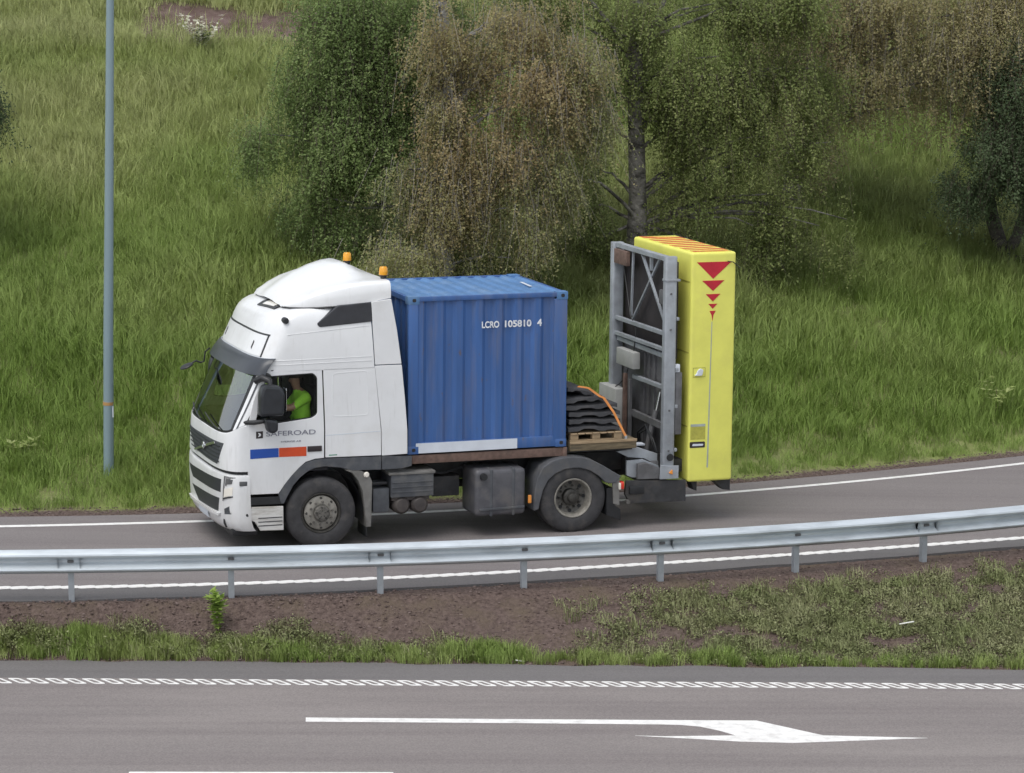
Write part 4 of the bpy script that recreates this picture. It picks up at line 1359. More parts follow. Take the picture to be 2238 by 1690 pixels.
def side_set(yo, yi, near):
    """Flat panels of one cab side: outer face at yo."""
    s = -1 if near else 1
    d = panel('door', [doors_out, rounded(win, .035)], yo, yi, WHITE, truck, .006)
    seal = rounded([(p[0] * .985 - .006, 2.18 + (p[1] - 2.18) * .955) for p in win], .04)
    panel('window_seal', [rounded(win, .035), seal], yo + (.006 if near else -.006), yi, BLACKPL, d, .003)
    panel('window_pane', rounded(win, .035), yo + (.018 if near else -.018), yo + (.022 if near else -.022), SIDEGLASS, d, .001)
    panel('door_step_panel', [(-1.04, .79), (-.605, .785), (-.575, .675), (-1.04, .68)], yo + (.012 if near else -.012), yi, BLACKPL, truck, .006)
    sp = panel('lower_step_panel', [(-1.045, .655), (-.565, .645), (-.56, .30), (-.90, .31), (-.98, .44), (-1.045, .47)], yo + (.004 if near else -.004), yi, WHITE_DIRTY, truck, .01)
    if near:
        for zz in (.375, .43, .485):
            box('step_groove', (-.93, -.58), (yo - .001, yo + .004), (zz, zz + .012), SEAM, sp, 0)
    panel('sleeper_panel', rounded([(.05, 1.31), (.872, 1.30), (.868, 1.67), (.775, 2.575), (.018, 2.575), (.05, 1.72)], .012), yo, yi, WHITE, truck, .005)
    spn = truck.children[-1]
    if near:
        ol = rounded([(.15, 1.885), (.69, 1.885), (.665, 2.535), (.15, 2.51)], .06)
        il = rounded([(.162, 1.897), (.678, 1.897), (.654, 2.522), (.162, 2.498)], .05)
        panel('pressed_outline', [ol, il], yo - .003, yo + .004, WHITE, spn, .001)
        panel('swage', [(.05, 1.622), (.868, 1.645), (.868, 1.655), (.05, 1.632)], yo - .002, yo + .004, PLATEW, spn, .0005)
    # grey sill and wheel arch lip
    sill = [(-.635, .82), (-.555, .94), (-.455, 1.06), (-.345, 1.17), (-.24, 1.25), (-.1, 1.288), (.04, 1.293), (.875, 1.285), (.875, 1.09), (.45, 1.10), (.28, 1.15), (.04, 1.18), (-.10, 1.165), (-.21, 1.12), (-.32, 1.04), (-.42, .93), (-.50, .79), (-.555, .68), (-.60, .68)]
    panel('wheel_arch_trim', sill, yo + (.004 if near else -.004), yi + (.05 if near else -.05), GREYPL, truck, .008)
    panel('rear_sill', [(.885, 1.285), (1.335, 1.262), (1.33, 1.12), (1.18, 1.09), (.885, 1.09)], yo + (.006 if near else -.006), yi + (.03 if near else -.03), GREYPL, truck, .008)
    # side deflectors behind the cab
    panel('side_deflector', rounded([(.725, 3.50), (1.015, 3.535), (1.10, 3.1), (1.172, 2.602), (.780, 2.602)], .012), yo + (.004 if near else -.004), yi, WHITE, truck, .006)
    panel('side_deflector', rounded([(.775, 2.59), (1.175, 2.59), (1.225, 2.1), (1.262, 1.65), (1.265, 1.30), (.884, 1.292), (.878, 1.67)], .012), yo + (.004 if near else -.004), yi, WHITE, truck, .006)
    return d


door = side_set(0.0, .04, True)
side_set(2.5, 2.46, False)
# raised lines on the upper side
for a, b in (((-.72, 2.655), (.735, 2.67)), ((-.70, 2.715), (.735, 2.73)), ((-.50, 3.075), (.70, 3.165))):
    y = inset(a[1]) - .002
    bar('side_crease', (a[0], y, a[1]), (b[0], inset(b[1]) - .002, b[1]), .006, .007, WHITE, cab)
box('door_top_gap', (-.74, .0), (.002, .01), (2.576, 2.59), SEAM, truck, 0)
panel('air_vent', rounded([(-.07, 3.215), (-.03, 3.165), (.80, 3.225), (.775, 3.475), (.70, 3.495), (.24, 3.46)], .03), .02, .13, VENTM, truck, .01)
lathe_y('roof_sensor', [(0, .02), (.035, .025), (.045, .05), (.045, .14)], (-.51, 3.27), BLACKPL, truck, 16)
box('door_handle', (-.215, -.005), (-.014, .01), (1.405, 1.485), STRIPE_K, door, .008)
panel('stripe', [(-1.045, 1.345), (-.635, 1.352), (-.635, 1.482), (-1.045, 1.478)], -.004, .002, STRIPE_B, door, .0005)
panel('stripe', [(-.627, 1.352), (-.23, 1.348), (-.23, 1.482), (-.627, 1.482)], -.004, .002, STRIPE_R, door, .0005)
panel('emblem_square', [(-.96, 1.63), (-.86, 1.633), (-.86, 1.732), (-.96, 1.73)], -.003, .002, STRIPE_K, door, .0005)
eb = door.children[-1]
panel('emblem_mark', rounded([(-.935, 1.652), (-.90, 1.66), (-.885, 1.682), (-.90, 1.705), (-.935, 1.712), (-.915, 1.682)], .008), -.005, -.002, LETTER, eb, .0003)
text('lettering', 'SAFEROAD', LOGO_G, door, (-.815, 1.655), .72, .068, -.0035, bold=.01)
text('small_lettering', 'SVERIGE AB', LOGO_G, door, (-.60, 1.556), .29, .024, -.0035)
box('fuel_sticker', (.10, .22), (-.002, .002), (1.335, 1.348), mat('sticker_green', (.03, .22, .12)), truck, 0)

# ---- roof spoiler, a lofted hood open at the rear
sp_sections = [  # x, half width, edge z, shoulder z, centre z
    (-.46, .74, 3.42, 3.43, 3.45), (-.38, .90, 3.415, 3.48, 3.54), (-.20, 1.02, 3.42, 3.57, 3.67), (.0, 1.10, 3.43, 3.65, 3.79), (.22, 1.15, 3.445, 3.71, 3.885), (.42, 1.18, 3.46, 3.75, 3.945), (.56, 1.19, 3.475, 3.765, 3.965), (.67, 1.20, 3.49, 3.775, 3.93), (.80, 1.21, 3.51, 3.782, 3.84), (1.02, 1.21, 3.545, 3.785, 3.775)]


def sp_ring(sec, off=0):
    x, hw, ze, zs, zc = sec
    out = []
    prof = [(-1.0, ze), (-1.0, ze + .4 * (zs - ze)), (-.985, ze + .8 * (zs - ze)), (-.955, zs - .012), (-.91, zs), (-.80, zs + .03 * (zc - zs)), (-.62, zs + .12 * (zc - zs)), (-.45, zs + .55 * (zc - zs)), (-.30, zs + .92 * (zc - zs)), (-.15, zc), (0, zc)]
    prof = prof + [(-a, b) for a, b in prof[::-1][1:]]
    for a, b in prof:
        out.append((x, 1.25 + a * hw, b))
    return out


loft('roof_spoiler', [sp_ring(s) for s in sp_sections], WHITE, truck, smooth=50, thick=.02)
bm = bmesh.new(); tube_bm(bm, [(-.44, .50, 3.41), (-.38, .34, 3.412), (-.20, .222, 3.415), (.0, .142, 3.425), (.22, .092, 3.44), (.36, .07, 3.452)], .014, 6)
from_bm('spoiler_seal', bm, BLACKPL, truck, 50)


def roof_z(x, y):
    lo, hi = 2.7, 3.47
    for _ in range(30):
        m_ = (lo + hi) / 2
        if front_x(y, m_) < x:
            lo = m_
        else:
            hi = m_
    return lo


def roof_patch(name, corners, m, parent, off, nu=8, nv=8, thick=.012):
    P = [np.array(c, float) for c in corners]
    v, f = [], []
    for j in range(nv + 1):
        for i in range(nu + 1):
            a, b = i / nu, j / nv
            q = P[0] * (1 - a) * (1 - b) + P[1] * a * (1 - b) + P[2] * a * b + P[3] * (1 - a) * b
            v.append((q[0], q[1], roof_z(q[0], q[1]) + off))
    for j in range(nv):
        for i in range(nu):
            k = j * (nu + 1) + i
            f.append((k, k + 1, k + nu + 2, k + nu + 1))
    bm = bmesh.new()
    me = bpy.data.meshes.new('t'); me.from_pydata(v, [], f); bm.from_mesh(me); bpy.data.meshes.remove(me)
    bmesh.ops.recalc_face_normals(bm, faces=bm.faces)
    bmesh.ops.solidify(bm, geom=bm.faces[:], thickness=thick)
    return from_bm(name, bm, m, parent, 40)


lp_ = roof_patch('roof_light', [(-.61, 1.25), (-.545, .57), (-.35, .60), (-.335, 1.42)], BLACKPL, truck, .014)
roof_patch('roof_light_lens', [(-.565, 1.12), (-.52, .70), (-.43, .72), (-.44, 1.15)], CLEARLAMP, lp_, .022)
roof_patch('light_bracket', [(-.40, 1.44), (-.40, .58), (-.33, .52), (-.33, 1.46)], BLACKPL, truck, .04, 8, 3, .04)
for y, (dx) in ((.34, 0), (2.16, 0)):
    b0 = lathe_y('beacon', [(0, 0), (.058, 0), (.062, .02), (.055, .10), (.04, .118), (0, .12)], (0, 0), AMBER, truck, 20)
    b0.rotation_euler = (pi / 2, 0, 0)
    b0.location = (1.0, y, 3.835)
    b0.scale = (1.05, 1.05, 1.0)
    c0 = lathe_y('beacon_base', [(0, -.06), (.04, -.06), (.045, -.01), (.06, -.005), (.06, .004), (0, .004)], (0, 0), BLACKPL, b0, 16)

# ---- mirrors
def blob(name, loop, y0, y1, m, parent, bev=.03):
    return panel(name, rounded(loop, .06, 5), y0, y1, m, parent, bev)


mr = blob('mirror', [(-.92, 2.43), (-.66, 2.40), (-.60, 2.28), (-.62, 1.98), (-.98, 1.98), (-.97, 2.30)], -.29, -.10, MIRRORPL, truck, .045)
panel('mirror_glass', rounded([(-.28, 2.04), (-.12, 2.04), (-.12, 2.37), (-.28, 2.37)], .03), -.598, -.592, MIRROR_GLASS, mr, .001, plane='yz')
blob('wide_mirror', [(-.90, 1.95), (-.70, 1.92), (-.705, 1.76), (-.79, 1.725), (-.86, 1.77)], -.27, -.11, MIRRORPL, mr, .04)
tube('mirror_arm', [(-.96, .03, 2.44), (-.88, -.06, 2.50), (-.80, -.14, 2.46), (-.79, -.18, 2.38)], [.045, .05, .045, .03], BLACKPL, mr, 10)
tube('mirror_arm', [(-1.13, .05, 1.86), (-1.0, -.06, 1.87), (-.88, -.16, 1.90)], [.03, .035, .03], BLACKPL, mr, 10)
blob('mirror_foot', [(-.98, 2.47), (-.80, 2.56), (-.745, 2.53), (-.76, 2.47), (-.90, 2.43)], -.05, .02, BLACKPL, mr, .015)
mr2 = blob('mirror', [(-.92, 2.43), (-.66, 2.40), (-.60, 2.28), (-.62, 1.98), (-.98, 1.98), (-.97, 2.30)], 2.60, 2.79, MIRRORPL, truck, .045)
tube('mirror_arm', [(-.96, 2.47, 2.44), (-.88, 2.56, 2.50), (-.80, 2.64, 2.46)], [.04, .045, .03], BLACKPL, mr2, 10)
fm = tube('front_mirror_arm', [(-1.06, 2.26, 2.60), (-1.12, 2.3, 2.54), (-1.14, 2.3, 2.40), (-1.19, 2.3, 2.385), (-1.26, 2.3, 2.415), (-1.34, 2.3, 2.37)], .013, BLACKPL, truck, 8)
bm = bmesh.new(); bmesh.ops.create_uvsphere(bm, u_segments=14, v_segments=8, radius=1)
for v in bm.verts:
    v.co = Vector((v.co.x * .105, v.co.y * .11, v.co.z * .030))
bmesh.ops.rotate(bm, verts=bm.verts, cent=(0, 0, 0), matrix=Matrix.Rotation(-.42, 3, 'Y'))
bmesh.ops.translate(bm, verts=bm.verts, vec=(-1.40, 2.3, 2.34))
from_bm('front_mirror', bm, BLACKPL, fm, 60)

# ---- interior
box('interior_back_wall', (.06, .10), (.05, 2.45), (1.25, 2.62), INTERIOR, truck, 0)
box('interior_floor', (-1.2, .1), (.06, 2.44), (1.12, 1.20), INTERIOR, truck, 0)
box('interior_ceiling', (-.85, .1), (.06, 2.44), (2.64, 2.66), INTERIOR, truck, 0)
box('firewall', (-1.12, -1.02), (.12, 2.38), (.9, 1.62), INTERIOR, truck, 0)
dash = box('dashboard', (-1.14, -.78), (.10, 2.40), (1.45, 1.74), mat('dashboard_grey', (.045, .045, .047), .7), truck, .05)
box('instrument_hood', (-.98, -.74), (.35, .85), (1.72, 1.83), INTERIOR, dash, .04)
for y in (.35, 1.62):
    st = box('seat', (-.38, .02), (y - .02, y + .50), (1.45, 1.60), INTERIOR, truck, .05)
    box('seat_back', (-.02, .06), (y, y + .48), (1.55, 2.25), INTERIOR, st, .03)
    box('headrest', (.0, .055), (y + .12, y + .36), (2.27, 2.45), INTERIOR, st, .02)
bm = bmesh.new()
sw = [(-.66 + .20 * cos(a) * .35, .55 + .21 * sin(a), 1.86 + .20 * cos(a)) for a in np.linspace(0, 2 * pi, 25)[:-1]]
tube_bm(bm, sw + sw[:2], .016, 8, cap=False)
swo = from_bm('steering_wheel', bm, BLACKPL, truck, 60)
tube('steering_column', [(-.66, .55, 1.86), (-.80, .55, 1.72), (-.95, .55, 1.62)], [.05, .04, .04], BLACKPL, swo, 8)
for a in (0.5, 2.6, 4.7):
    bar('spoke', (-.66, .55, 1.86), (-.66 + .2 * cos(a) * .35, .55 + .21 * sin(a), 1.86 + .2 * cos(a)), .03, .015, BLACKPL, swo)

# ---- wheels
def wheel(x, yo, s, front, name='wheel'):
    """outer face at y=yo; s=+1 when the inside lies at larger y"""
    w = bpy.data.objects.new(name, None); COL.objects.link(w); w.parent = truck
    R = .512
    P = lambda prof: [(r_, yo + s * y) for r_, y in prof]
    lathe_y('tyre', P([(.285, .05), (.30, .015), (.34, .0), (.42, .0), (.465, .012), (.492, .03), (R - .004, .045), (R, .06), (R, .10), (R - .014, .103), (R - .014, .113), (R, .116), (R, .165), (R - .014, .168), (R - .014, .178), (R, .181), (R, .22), (R - .004, .24), (.47, .27), (.40, .285), (.30, .27), (.285, .24)]), (x, .505), RUBBER, w, 56)
    if front:
        rim = lathe_y('rim', P([(.248, .09), (.246, .05), (.235, .04), (.20, .03), (.155, .02), (.13, .018), (.128, .03), (0, .03)]), (x, .505), RIM, w, 48)
        lathe_y('rim_ring', P([(.288, .06), (.292, .025), (.282, .02), (.265, .035), (.255, .07), (.248, .088)]), (x, .505), RIMDARK, w, 48)
        hub = lathe_y('hub', P([(.118, .04), (.115, -.015), (.105, -.03), (.075, -.035), (.07, -.05), (0, -.052)]), (x, .505), HUB, w, 10, 20)
        for k in range(10):
            a = 2 * pi * k / 10 + .2
            lathe_y('wheel_nut', P([(0, -.012), (.015, -.012), (.016, .03)]), (x + .165 * cos(a), .505 + .165 * sin(a)), HUB, w, 6, 20)
        for k in range(8):
            a = 2 * pi * k / 8
            lathe_y('hand_hole', P([(0, .030), (.020, .030), (.022, .06)]), (x + .212 * cos(a), .505 + .212 * sin(a)), RIMDARK, w, 10, 30)
        for k in range(5):
            a = 2 * pi * k / 5 + .4
            bar('hub_rib', (x + .03 * cos(a), yo - s * .048, .505 + .03 * sin(a)), (x + .105 * cos(a), yo - s * .038, .505 + .105 * sin(a)), .012, .022, RIMDARK, hub)
    else:
        rim = lathe_y('rim', P([(.288, .06), (.294, .02), (.284, .012), (.268, .02), (.256, .06), (.250, .13), (.240, .155)]), (x, .505), RIM, w, 48)
        lathe_y('rim_disc', P([(.240, .155), (.20, .165), (.14, .17), (0, .17)]), (x, .505), HUB, w, 48)
        hub = lathe_y('hub', P([(.125, .165), (.12, .09), (.105, .075), (.075, .07), (.065, .03), (.05, .02), (0, .02)]), (x, .505), RIMDARK, w, 24)
        for k in range(10):
            a = 2 * pi * k / 10 + .1
            lathe_y('wheel_nut', P([(0, .13), (.015, .13), (.016, .17)]), (x + .165 * cos(a), .505 + .165 * sin(a)), RIMDARK, w, 6, 20)
        for k in range(8):
            a = 2 * pi * k / 8
            lathe_y('hand_hole', P([(0, .154), (.028, .154), (.03, .18)]), (x + .208 * cos(a), .505 + .208 * sin(a)), BLACKPL, w, 10, 30)
    return w


wheel(0.0, .025, 1, True)
wheel(0.0, 2.475, -1, True)
wheel(3.815, .025, 1, False)
wheel(3.815, 2.475, -1, False)
for y0 in (.34, 1.92):
    lathe_y('inner_tyre', [(.285, y0 + .03), (.34, y0), (.46, y0 + .01), (.51, y0 + .05), (.51, y0 + .19), (.46, y0 + .23), (.34, y0 + .24), (.285, y0 + .21)], (3.815, .505), RUBBER, truck, 40)
for x in (0.0, 3.815):
    tube('axle', [(x, .25, .5), (x, 2.25, .5)], .09, CHASSIS, truck, 12)

# ---- chassis and things hung on it
for y in (.82, 1.60):
    box('chassis_rail', (-.95, 5.25), (y, y + .08), (.74, 1.02), CHASSIS, truck, .006)
for x in (.9, 2.0, 3.2, 4.4, 5.1):
    box('cross_member', (x, x + .1), (.90, 1.60), (.78, .98), CHASSIS, truck, .006)
box('engine', (-.85, .72), (.70, 1.80), (.42, 1.12), CHASSIS, truck, .06)
box('gearbox', (.72, 1.5), (.95, 1.55), (.45, .80), CHASSIS, truck, .06)
tube('drive_shaft', [(1.5, 1.25, .62), (3.7, 1.25, .55)], .06, CHASSIS, truck, 12)
def arch_liner(y0, y1):
    v, f = [], []
    A = np.linspace(-.25, pi + .25, 22)
    for a in A:
        v += [(.60 * cos(a) + .02, y0, .50 + .62 * sin(a)), (.60 * cos(a) + .02, y1, .50 + .62 * sin(a))]
    for i in range(len(A) - 1):
        f.append((2 * i, 2 * i + 1, 2 * i + 3, 2 * i + 2))
    o = mesh('wheel_arch_liner', v, f, BLACKPL, truck, 60)
    return o


arch_liner(.06, .62)
arch_liner(1.88, 2.44)
panel('mudguard', [(.33, 1.115), (.45, 1.06), (.53, .96), (.60, .80), (.635, .55), (.655, .27), (.73, .27), (.745, .92), (.70, 1.02), (.58, 1.09), (.45, 1.125)], .01, .34, MUDG, truck, .01)
panel('mudguard', [(.33, 1.115), (.45, 1.06), (.53, .96), (.60, .80), (.635, .55), (.655, .27), (.73, .27), (.745, .92), (.70, 1.02), (.58, 1.09), (.45, 1.125)], 2.16, 2.49, MUDG, truck, .01)
box('mud_flap', (.66, .675), (.03, .45), (.12, .35), BLACKPL, truck, .004)
lathe_y('work_lamp', [(0, -.02), (.03, -.018), (.042, .0), (.035, .05), (0, .06)], (.655, 1.03), CLEARLAMP, truck, 14)
bb = box('battery_box', (1.04, 1.68), (.06, .60), (.66, .995), GREYPL, truck, .015)
for zz in (.73, .80, .87):
    box('box_rib', (1.055, 1.665), (.05, .064), (zz, zz + .018), GREYPL, bb, .004)
box('box_lid', (1.0, 1.70), (.04, .62), (.99, 1.03), MUDG, bb, .01)
box('side_box', (.78, 1.03), (.10, .55), (.45, .80), GREYPL, truck, .03)
box('hose_bracket', (.78, 1.0), (.12, .30), (.85, .89), BLACKPL, truck, .01)
for x in (1.21, 1.48):
    at_ = lathe_y('air_tank', [(0, .05), (.09, .06), (.125, .10), (.13, .14), (.13, .72), (.09, .80), (0, .81)], (x, .535), AIRTANK, truck, 24)
    lathe_y('tank_band', [(.132, .26), (.134, .26), (.134, .30), (.132, .30)], (x, .535), CHASSIS, at_, 24)
box('tank_bracket', (1.06, 1.63), (.10, .75), (.60, .665), AIRTANK, truck, .02)
ft = box('fuel_tank', (2.30, 3.075), (.03, .66), (.315, 1.0), TANKM, truck, .075, seg=4)
for x in (2.52, 2.86):
    box('tank_strap', (x, x + .05), (.022, .665), (.308, 1.006), GREYPL, ft, .075, seg=4)
panel('tank_step', [(2.36, .40), (3.05, .415), (3.05, .445), (2.36, .43)], .005, .04, GREYPL, ft, .004)
lathe_y('filler_cap', [(0, -.02), (.05, -.02), (.055, .03)], (2.42, .90), BLACKPL, ft, 16)
box('valve_block', (1.80, 2.22), (.5, .8), (.55, .85), CHASSIS, truck, .03)
tube('air_line', [(1.7, .4, .95), (1.95, .45, .90), (2.25, .45, .98)], .015, BLACKPL, truck, 6)
outer = [(3.20, .36), (3.20, .62), (3.24, .84), (3.33, 1.0), (3.48, 1.085), (3.64, 1.12), (3.82, 1.125), (3.97, 1.105), (4.12, 1.05), (4.26, .975), (4.42, .875), (4.55, .80)]
inner = [(4.47, .70), (4.37, .70), (4.30, .72), (4.20, .82), (4.05, .91), (3.90, .955), (3.80, .96), (3.66, .945), (3.52, .89), (3.41, .80), (3.335, .66), (3.29, .50), (3.27, .38)]
for y0, y1 in ((.0, .62), (1.88, 2.5)):
    panel('rear_fender', outer + inner, y0, y1, FENDER, truck, .012)
panel('fender_stay', [(4.42, .74), (4.53, .76), (4.535, .36), (4.44, .39)], .02, .06, MUDG, truck, .006)
panel('rear_mud_flap', [(4.34, .62), (4.44, .62), (4.47, .36), (4.56, .30), (4.56, .13), (4.34, .22)], .04, .58, BLACKPL, truck, .006)
box('side_marker_light', (3.115, 3.165), (.03, .06), (.47, .59), ORLAMP, truck, .008)
tl = box('tail_light', (4.535, 4.60), (-.005, .12), (.60, .715), REDLAMP, truck, .02)
box('tail_light_lens', (4.515, 4.545), (-.012, .08), (.60, .70), CLEARLAMP, tl, .01)
# load bed
box('bed_side_beam', (1.38, 3.70), (.145, .205), (1.12, 1.245), RUST, truck, .008)
box('bed_side_beam', (1.38, 3.70), (2.295, 2.355), (1.12, 1.245), RUST, truck, .008)
box('bed_floor', (1.32, 4.80), (.21, 2.29), (1.15, 1.24), CHASSIS, truck, .006)
box('bed_end_beam', (3.68, 3.74), (.12, 2.38), (1.10, 1.25), RUST, truck, .008)
dk = box('rear_deck', (3.79, 4.84), (.14, 2.36), (1.18, 1.318), WOODD, truck, .012)
box('deck_trim', (3.79, 4.84), (.125, .142), (1.285, 1.325), PALLETW, dk, .004)
# rear underrun and frame end
panel('underrun_plate', [(4.68, .70), (5.63, .66), (5.63, .345), (4.74, .36), (4.66, .50)], .12, .18, CHASSIS, truck, .008)
panel('underrun_plate', [(4.68, .70), (5.63, .66), (5.63, .345), (4.74, .36), (4.66, .50)], 2.30, 2.36, CHASSIS, truck, .008)
box('underrun_bar', (5.40, 5.60), (.181, 2.299), (.40, .55), CHASSIS, truck, .01)
box('rear_valve_box', (4.72, 4.95), (.085, .125), (.50, .62), BLACKPL, truck, .01)
lathe_y('valve', [(0, .06), (.03, .06), (.035, .125)], (4.69, .39), MUDG, truck, 12)

# ---------------------------------------------------------------- driver
def person_mesh():
    V = {'pelvis': ((-.12, .57, 1.66), .135), 'belly': ((-.13, .57, 1.80), .14), 'chest': ((-.15, .57, 2.00), .155), 'upper': ((-.165, .57, 2.12), .12), 'neck': ((-.20, .57, 2.21), .052), 'jaw': ((-.235, .57, 2.275), .062), 'head': ((-.235, .57, 2.36), .088), 'crown': ((-.215, .57, 2.43), .070), 'nose': ((-.335, .57, 2.335), .014),
         'shL': ((-.13, .40, 2.12), .082), 'elL': ((-.34, .33, 1.985), .056), 'foL': ((-.47, .37, 1.99), .045), 'wrL': ((-.58, .41, 2.0), .030), 'paL': ((-.635, .43, 2.005), .034),
         'shR': ((-.13, .74, 2.12), .082), 'elR': ((-.30, .82, 1.93), .056), 'foR': ((-.46, .78, 1.95), .045), 'wrR': ((-.58, .73, 1.98), .030), 'paR': ((-.635, .71, 1.99), .034),
         'hipL': ((-.16, .48, 1.64), .10), 'knL': ((-.58, .44, 1.66), .07), 'anL': ((-.66, .44, 1.32), .045), 'toL': ((-.80, .44, 1.26), .04),
         'hipR': ((-.16, .66, 1.64), .10), 'knR': ((-.58, .72, 1.66), .07), 'anR': ((-.66, .72, 1.32), .045), 'toR': ((-.80, .72, 1.26), .04)}
    E = [('pelvis', 'belly'), ('belly', 'chest'), ('chest', 'upper'), ('upper', 'neck'), ('neck', 'jaw'), ('jaw', 'head'), ('head', 'crown'), ('head', 'nose')]
    for s in 'LR':
        E += [('upper', 'sh' + s), ('sh' + s, 'el' + s), ('el' + s, 'fo' + s), ('fo' + s, 'wr' + s), ('wr' + s, 'pa' + s), ('pelvis', 'hip' + s), ('hip' + s, 'kn' + s), ('kn' + s, 'an' + s), ('an' + s, 'to' + s)]
        p = Vector(V['pa' + s][0])
        for k in range(4):
            off = Vector((-.03, 0, .030 - .02 * k))
            L = (.035, .042, .040, .030)[k]
            V[f'f{k}a{s}'] = (tuple(p + off), .010); V[f'f{k}b{s}'] = (tuple(p + off + Vector((-L, .02 if s == 'L' else -.02, .0))), .009); V[f'f{k}c{s}'] = (tuple(p + off + Vector((-L * .9, .045 if s == 'L' else -.045, -.005))), .008)
            E += [('pa' + s, f'f{k}a{s}'), (f'f{k}a{s}', f'f{k}b{s}'), (f'f{k}b{s}', f'f{k}c{s}')]
        V['ta' + s] = (tuple(p + Vector((.0, .0, .038))), .012); V['tb' + s] = (tuple(p + Vector((-.035, .015 if s == 'L' else -.015, .055))), .010)
        E += [('pa' + s, 'ta' + s), ('ta' + s, 'tb' + s)]
    names = list(V)
    me = bpy.data.meshes.new('body')
    me.from_pydata([V[n][0] for n in names], [(names.index(a), names.index(b)) for a, b in E], [])
    ob = bpy.data.objects.new('body', me)
    COL.objects.link(ob)
    md = ob.modifiers.new('skin', 'SKIN')
    md.use_smooth_shade = True
    sv = me.skin_vertices[0].data
    for i, n in enumerate(names):
        r_ = V[n][1]
        sv[i].radius = (r_ * (1.25 if n in ('chest', 'belly', 'pelvis', 'upper') else 1), r_)
        sv[i].use_root = n == 'pelvis'
    sb = ob.modifiers.new('sub', 'SUBSURF'); sb.levels = 2; sb.render_levels = 2
    dg = bpy.context.evaluated_depsgraph_get()
    out = bpy.data.meshes.new_from_object(ob.evaluated_get(dg))
    bpy.data.objects.remove(ob)
    out.name = 'body'
    for m_ in (SKIN, LIME, TROUSER):
        out.materials.append(m_)
    for p in out.polygons:
        c = p.center
        if c.z < 1.70 and c.x < .1 and not (c.z > 1.62 and c.x > -.22):
            p.material_index = 2
        elif c.z < 2.205 and c.x > (-.315 if c.z > 1.85 else -.6):
            p.material_index = 1
        else:
            p.material_index = 0
        p.use_smooth = True
    return out


drv = truck_thing('person', 'driver in a lime green T-shirt holding the steering wheel inside the cab', 'person', (-.12, .57, 1.58))
body = link('body', person_mesh(), drv)
body.location = (.12, -.57, -1.58)
bm = bmesh.new(); bmesh.ops.create_uvsphere(bm, u_segments=16, v_segments=10, radius=1)
for v in list(bm.verts):
    if v.co.z < -.1 and v.co.x < .35:
        bm.verts.remove(v)
for v in bm.verts:
    v.co = Vector((v.co.x * .112 + .03 - .13, v.co.y * .098, v.co.z * .10 + 2.385 - 1.58))
from_bm('hair', bm, HAIRM, drv, 60)

# ---------------------------------------------------------------- blue container on the bed
CX0, CX1, CY0, CY1, CZ0, CZ1 = 1.309, 3.727, .13, 2.335, 1.262, 3.537
cont = truck_thing('shipping_container', 'small blue corrugated shipping container on the truck bed', 'container', (CX0, CY0, CZ0))
CT = bpy.data.objects.new('container_frame', None)


def cpart(o):
    """move a part built in truck coordinates under the container"""
    o.parent = cont
    o.location = Vector(o.location) - Vector((CX0, CY0, CZ0))
    return o


def corrugated(name, a0, a1, b0, b1, depth, period, mapf, m):
    """trapezoid sheet: waves along a, straight along b"""
    n = max(1, round((a1 - a0) / period)); p = (a1 - a0) / n
    prof = []
    for i in range(n):
        s = a0 + i * p
        prof += [(s, 0), (s + .30 * p, 0), (s + .48 * p, depth), (s + .82 * p, depth)]
    prof.append((a1, 0))
    v, f = [], []
    for a, d_ in prof:
        v += [mapf(a, b0, d_), mapf(a, b1, d_)]
    for i in range(len(prof) - 1):
        f.append((2 * i, 2 * i + 2, 2 * i + 3, 2 * i + 1))
    return cpart(mesh(name, v, f, m, truck))


corrugated('side_panel', CX0 + .14, CX1 - .20, CZ0 + .16, CZ1 - .06, .036, .283, lambda a, b, d_: (a, CY0 + .022 + d_, b), BLUE)
corrugated('side_panel', CX0 + .14, CX1 - .20, CZ0 + .16, CZ1 - .06, .036, .283, lambda a, b, d_: (a, CY1 - .022 - d_, b), BLUE)
corrugated('end_panel', CY0 + .1, CY1 - .1, CZ0 + .12, CZ1 - .08, .036, .283, lambda a, b, d_: (CX0 + .03 + d_, a, b), BLUE)
corrugated('roof_panel', CX0 + .06, CX1 - .06, CY0 + .05, CY1 - .05, .024, .21, lambda a, b, d_: (a, b, CZ1 - .012 - d_), BLUE_SKYLIT)
cpart(box('floor_panel', (CX0 + .03, CX1 - .03), (CY0 + .03, CY1 - .03), (CZ0 + .03, CZ0 + .09), WOODD, truck, 0))
for y0, y1 in ((CY0, CY0 + .06), (CY1 - .06, CY1)):
    cpart(box('top_rail', (CX0 + .10, CX1 - .10), (y0 + .004, y1 - .004), (CZ1 - .075, CZ1 - .008), BLUE, truck, .008))
    cpart(box('bottom_rail', (CX0 + .10, CX1 - .10), (y0 + .006, y1 - .006), (CZ0 + .01, CZ0 + .165), BLUE, truck, .008))
    cpart(box('corner_post', (CX0 + .002, CX0 + .15), (y0 + .002, y1 + .02 if y0 < 1 else y1 - .002), (CZ0 + .1, CZ1 - .1), BLUE, truck, .012))
    cpart(box('corner_post', (CX1 - .205, CX1 - .003), (y0 + .002, y1 + .02 if y0 < 1 else y1 - .002), (CZ0 + .1, CZ1 - .1), BLUE, truck, .012))
for x0, x1 in ((CX0, CX0 + .06), (CX1 - .06, CX1)):
    cpart(box('end_rail', (x0 + .003, x1 - .003), (CY0 + .1, CY1 - .1), (CZ1 - .085, CZ1 - .009), BLUE, truck, .008))
    cpart(box('end_sill', (x0 + .003, x1 - .003), (CY0 + .1, CY1 - .1), (CZ0 + .01, CZ0 + .14), BLUE, truck, .008))
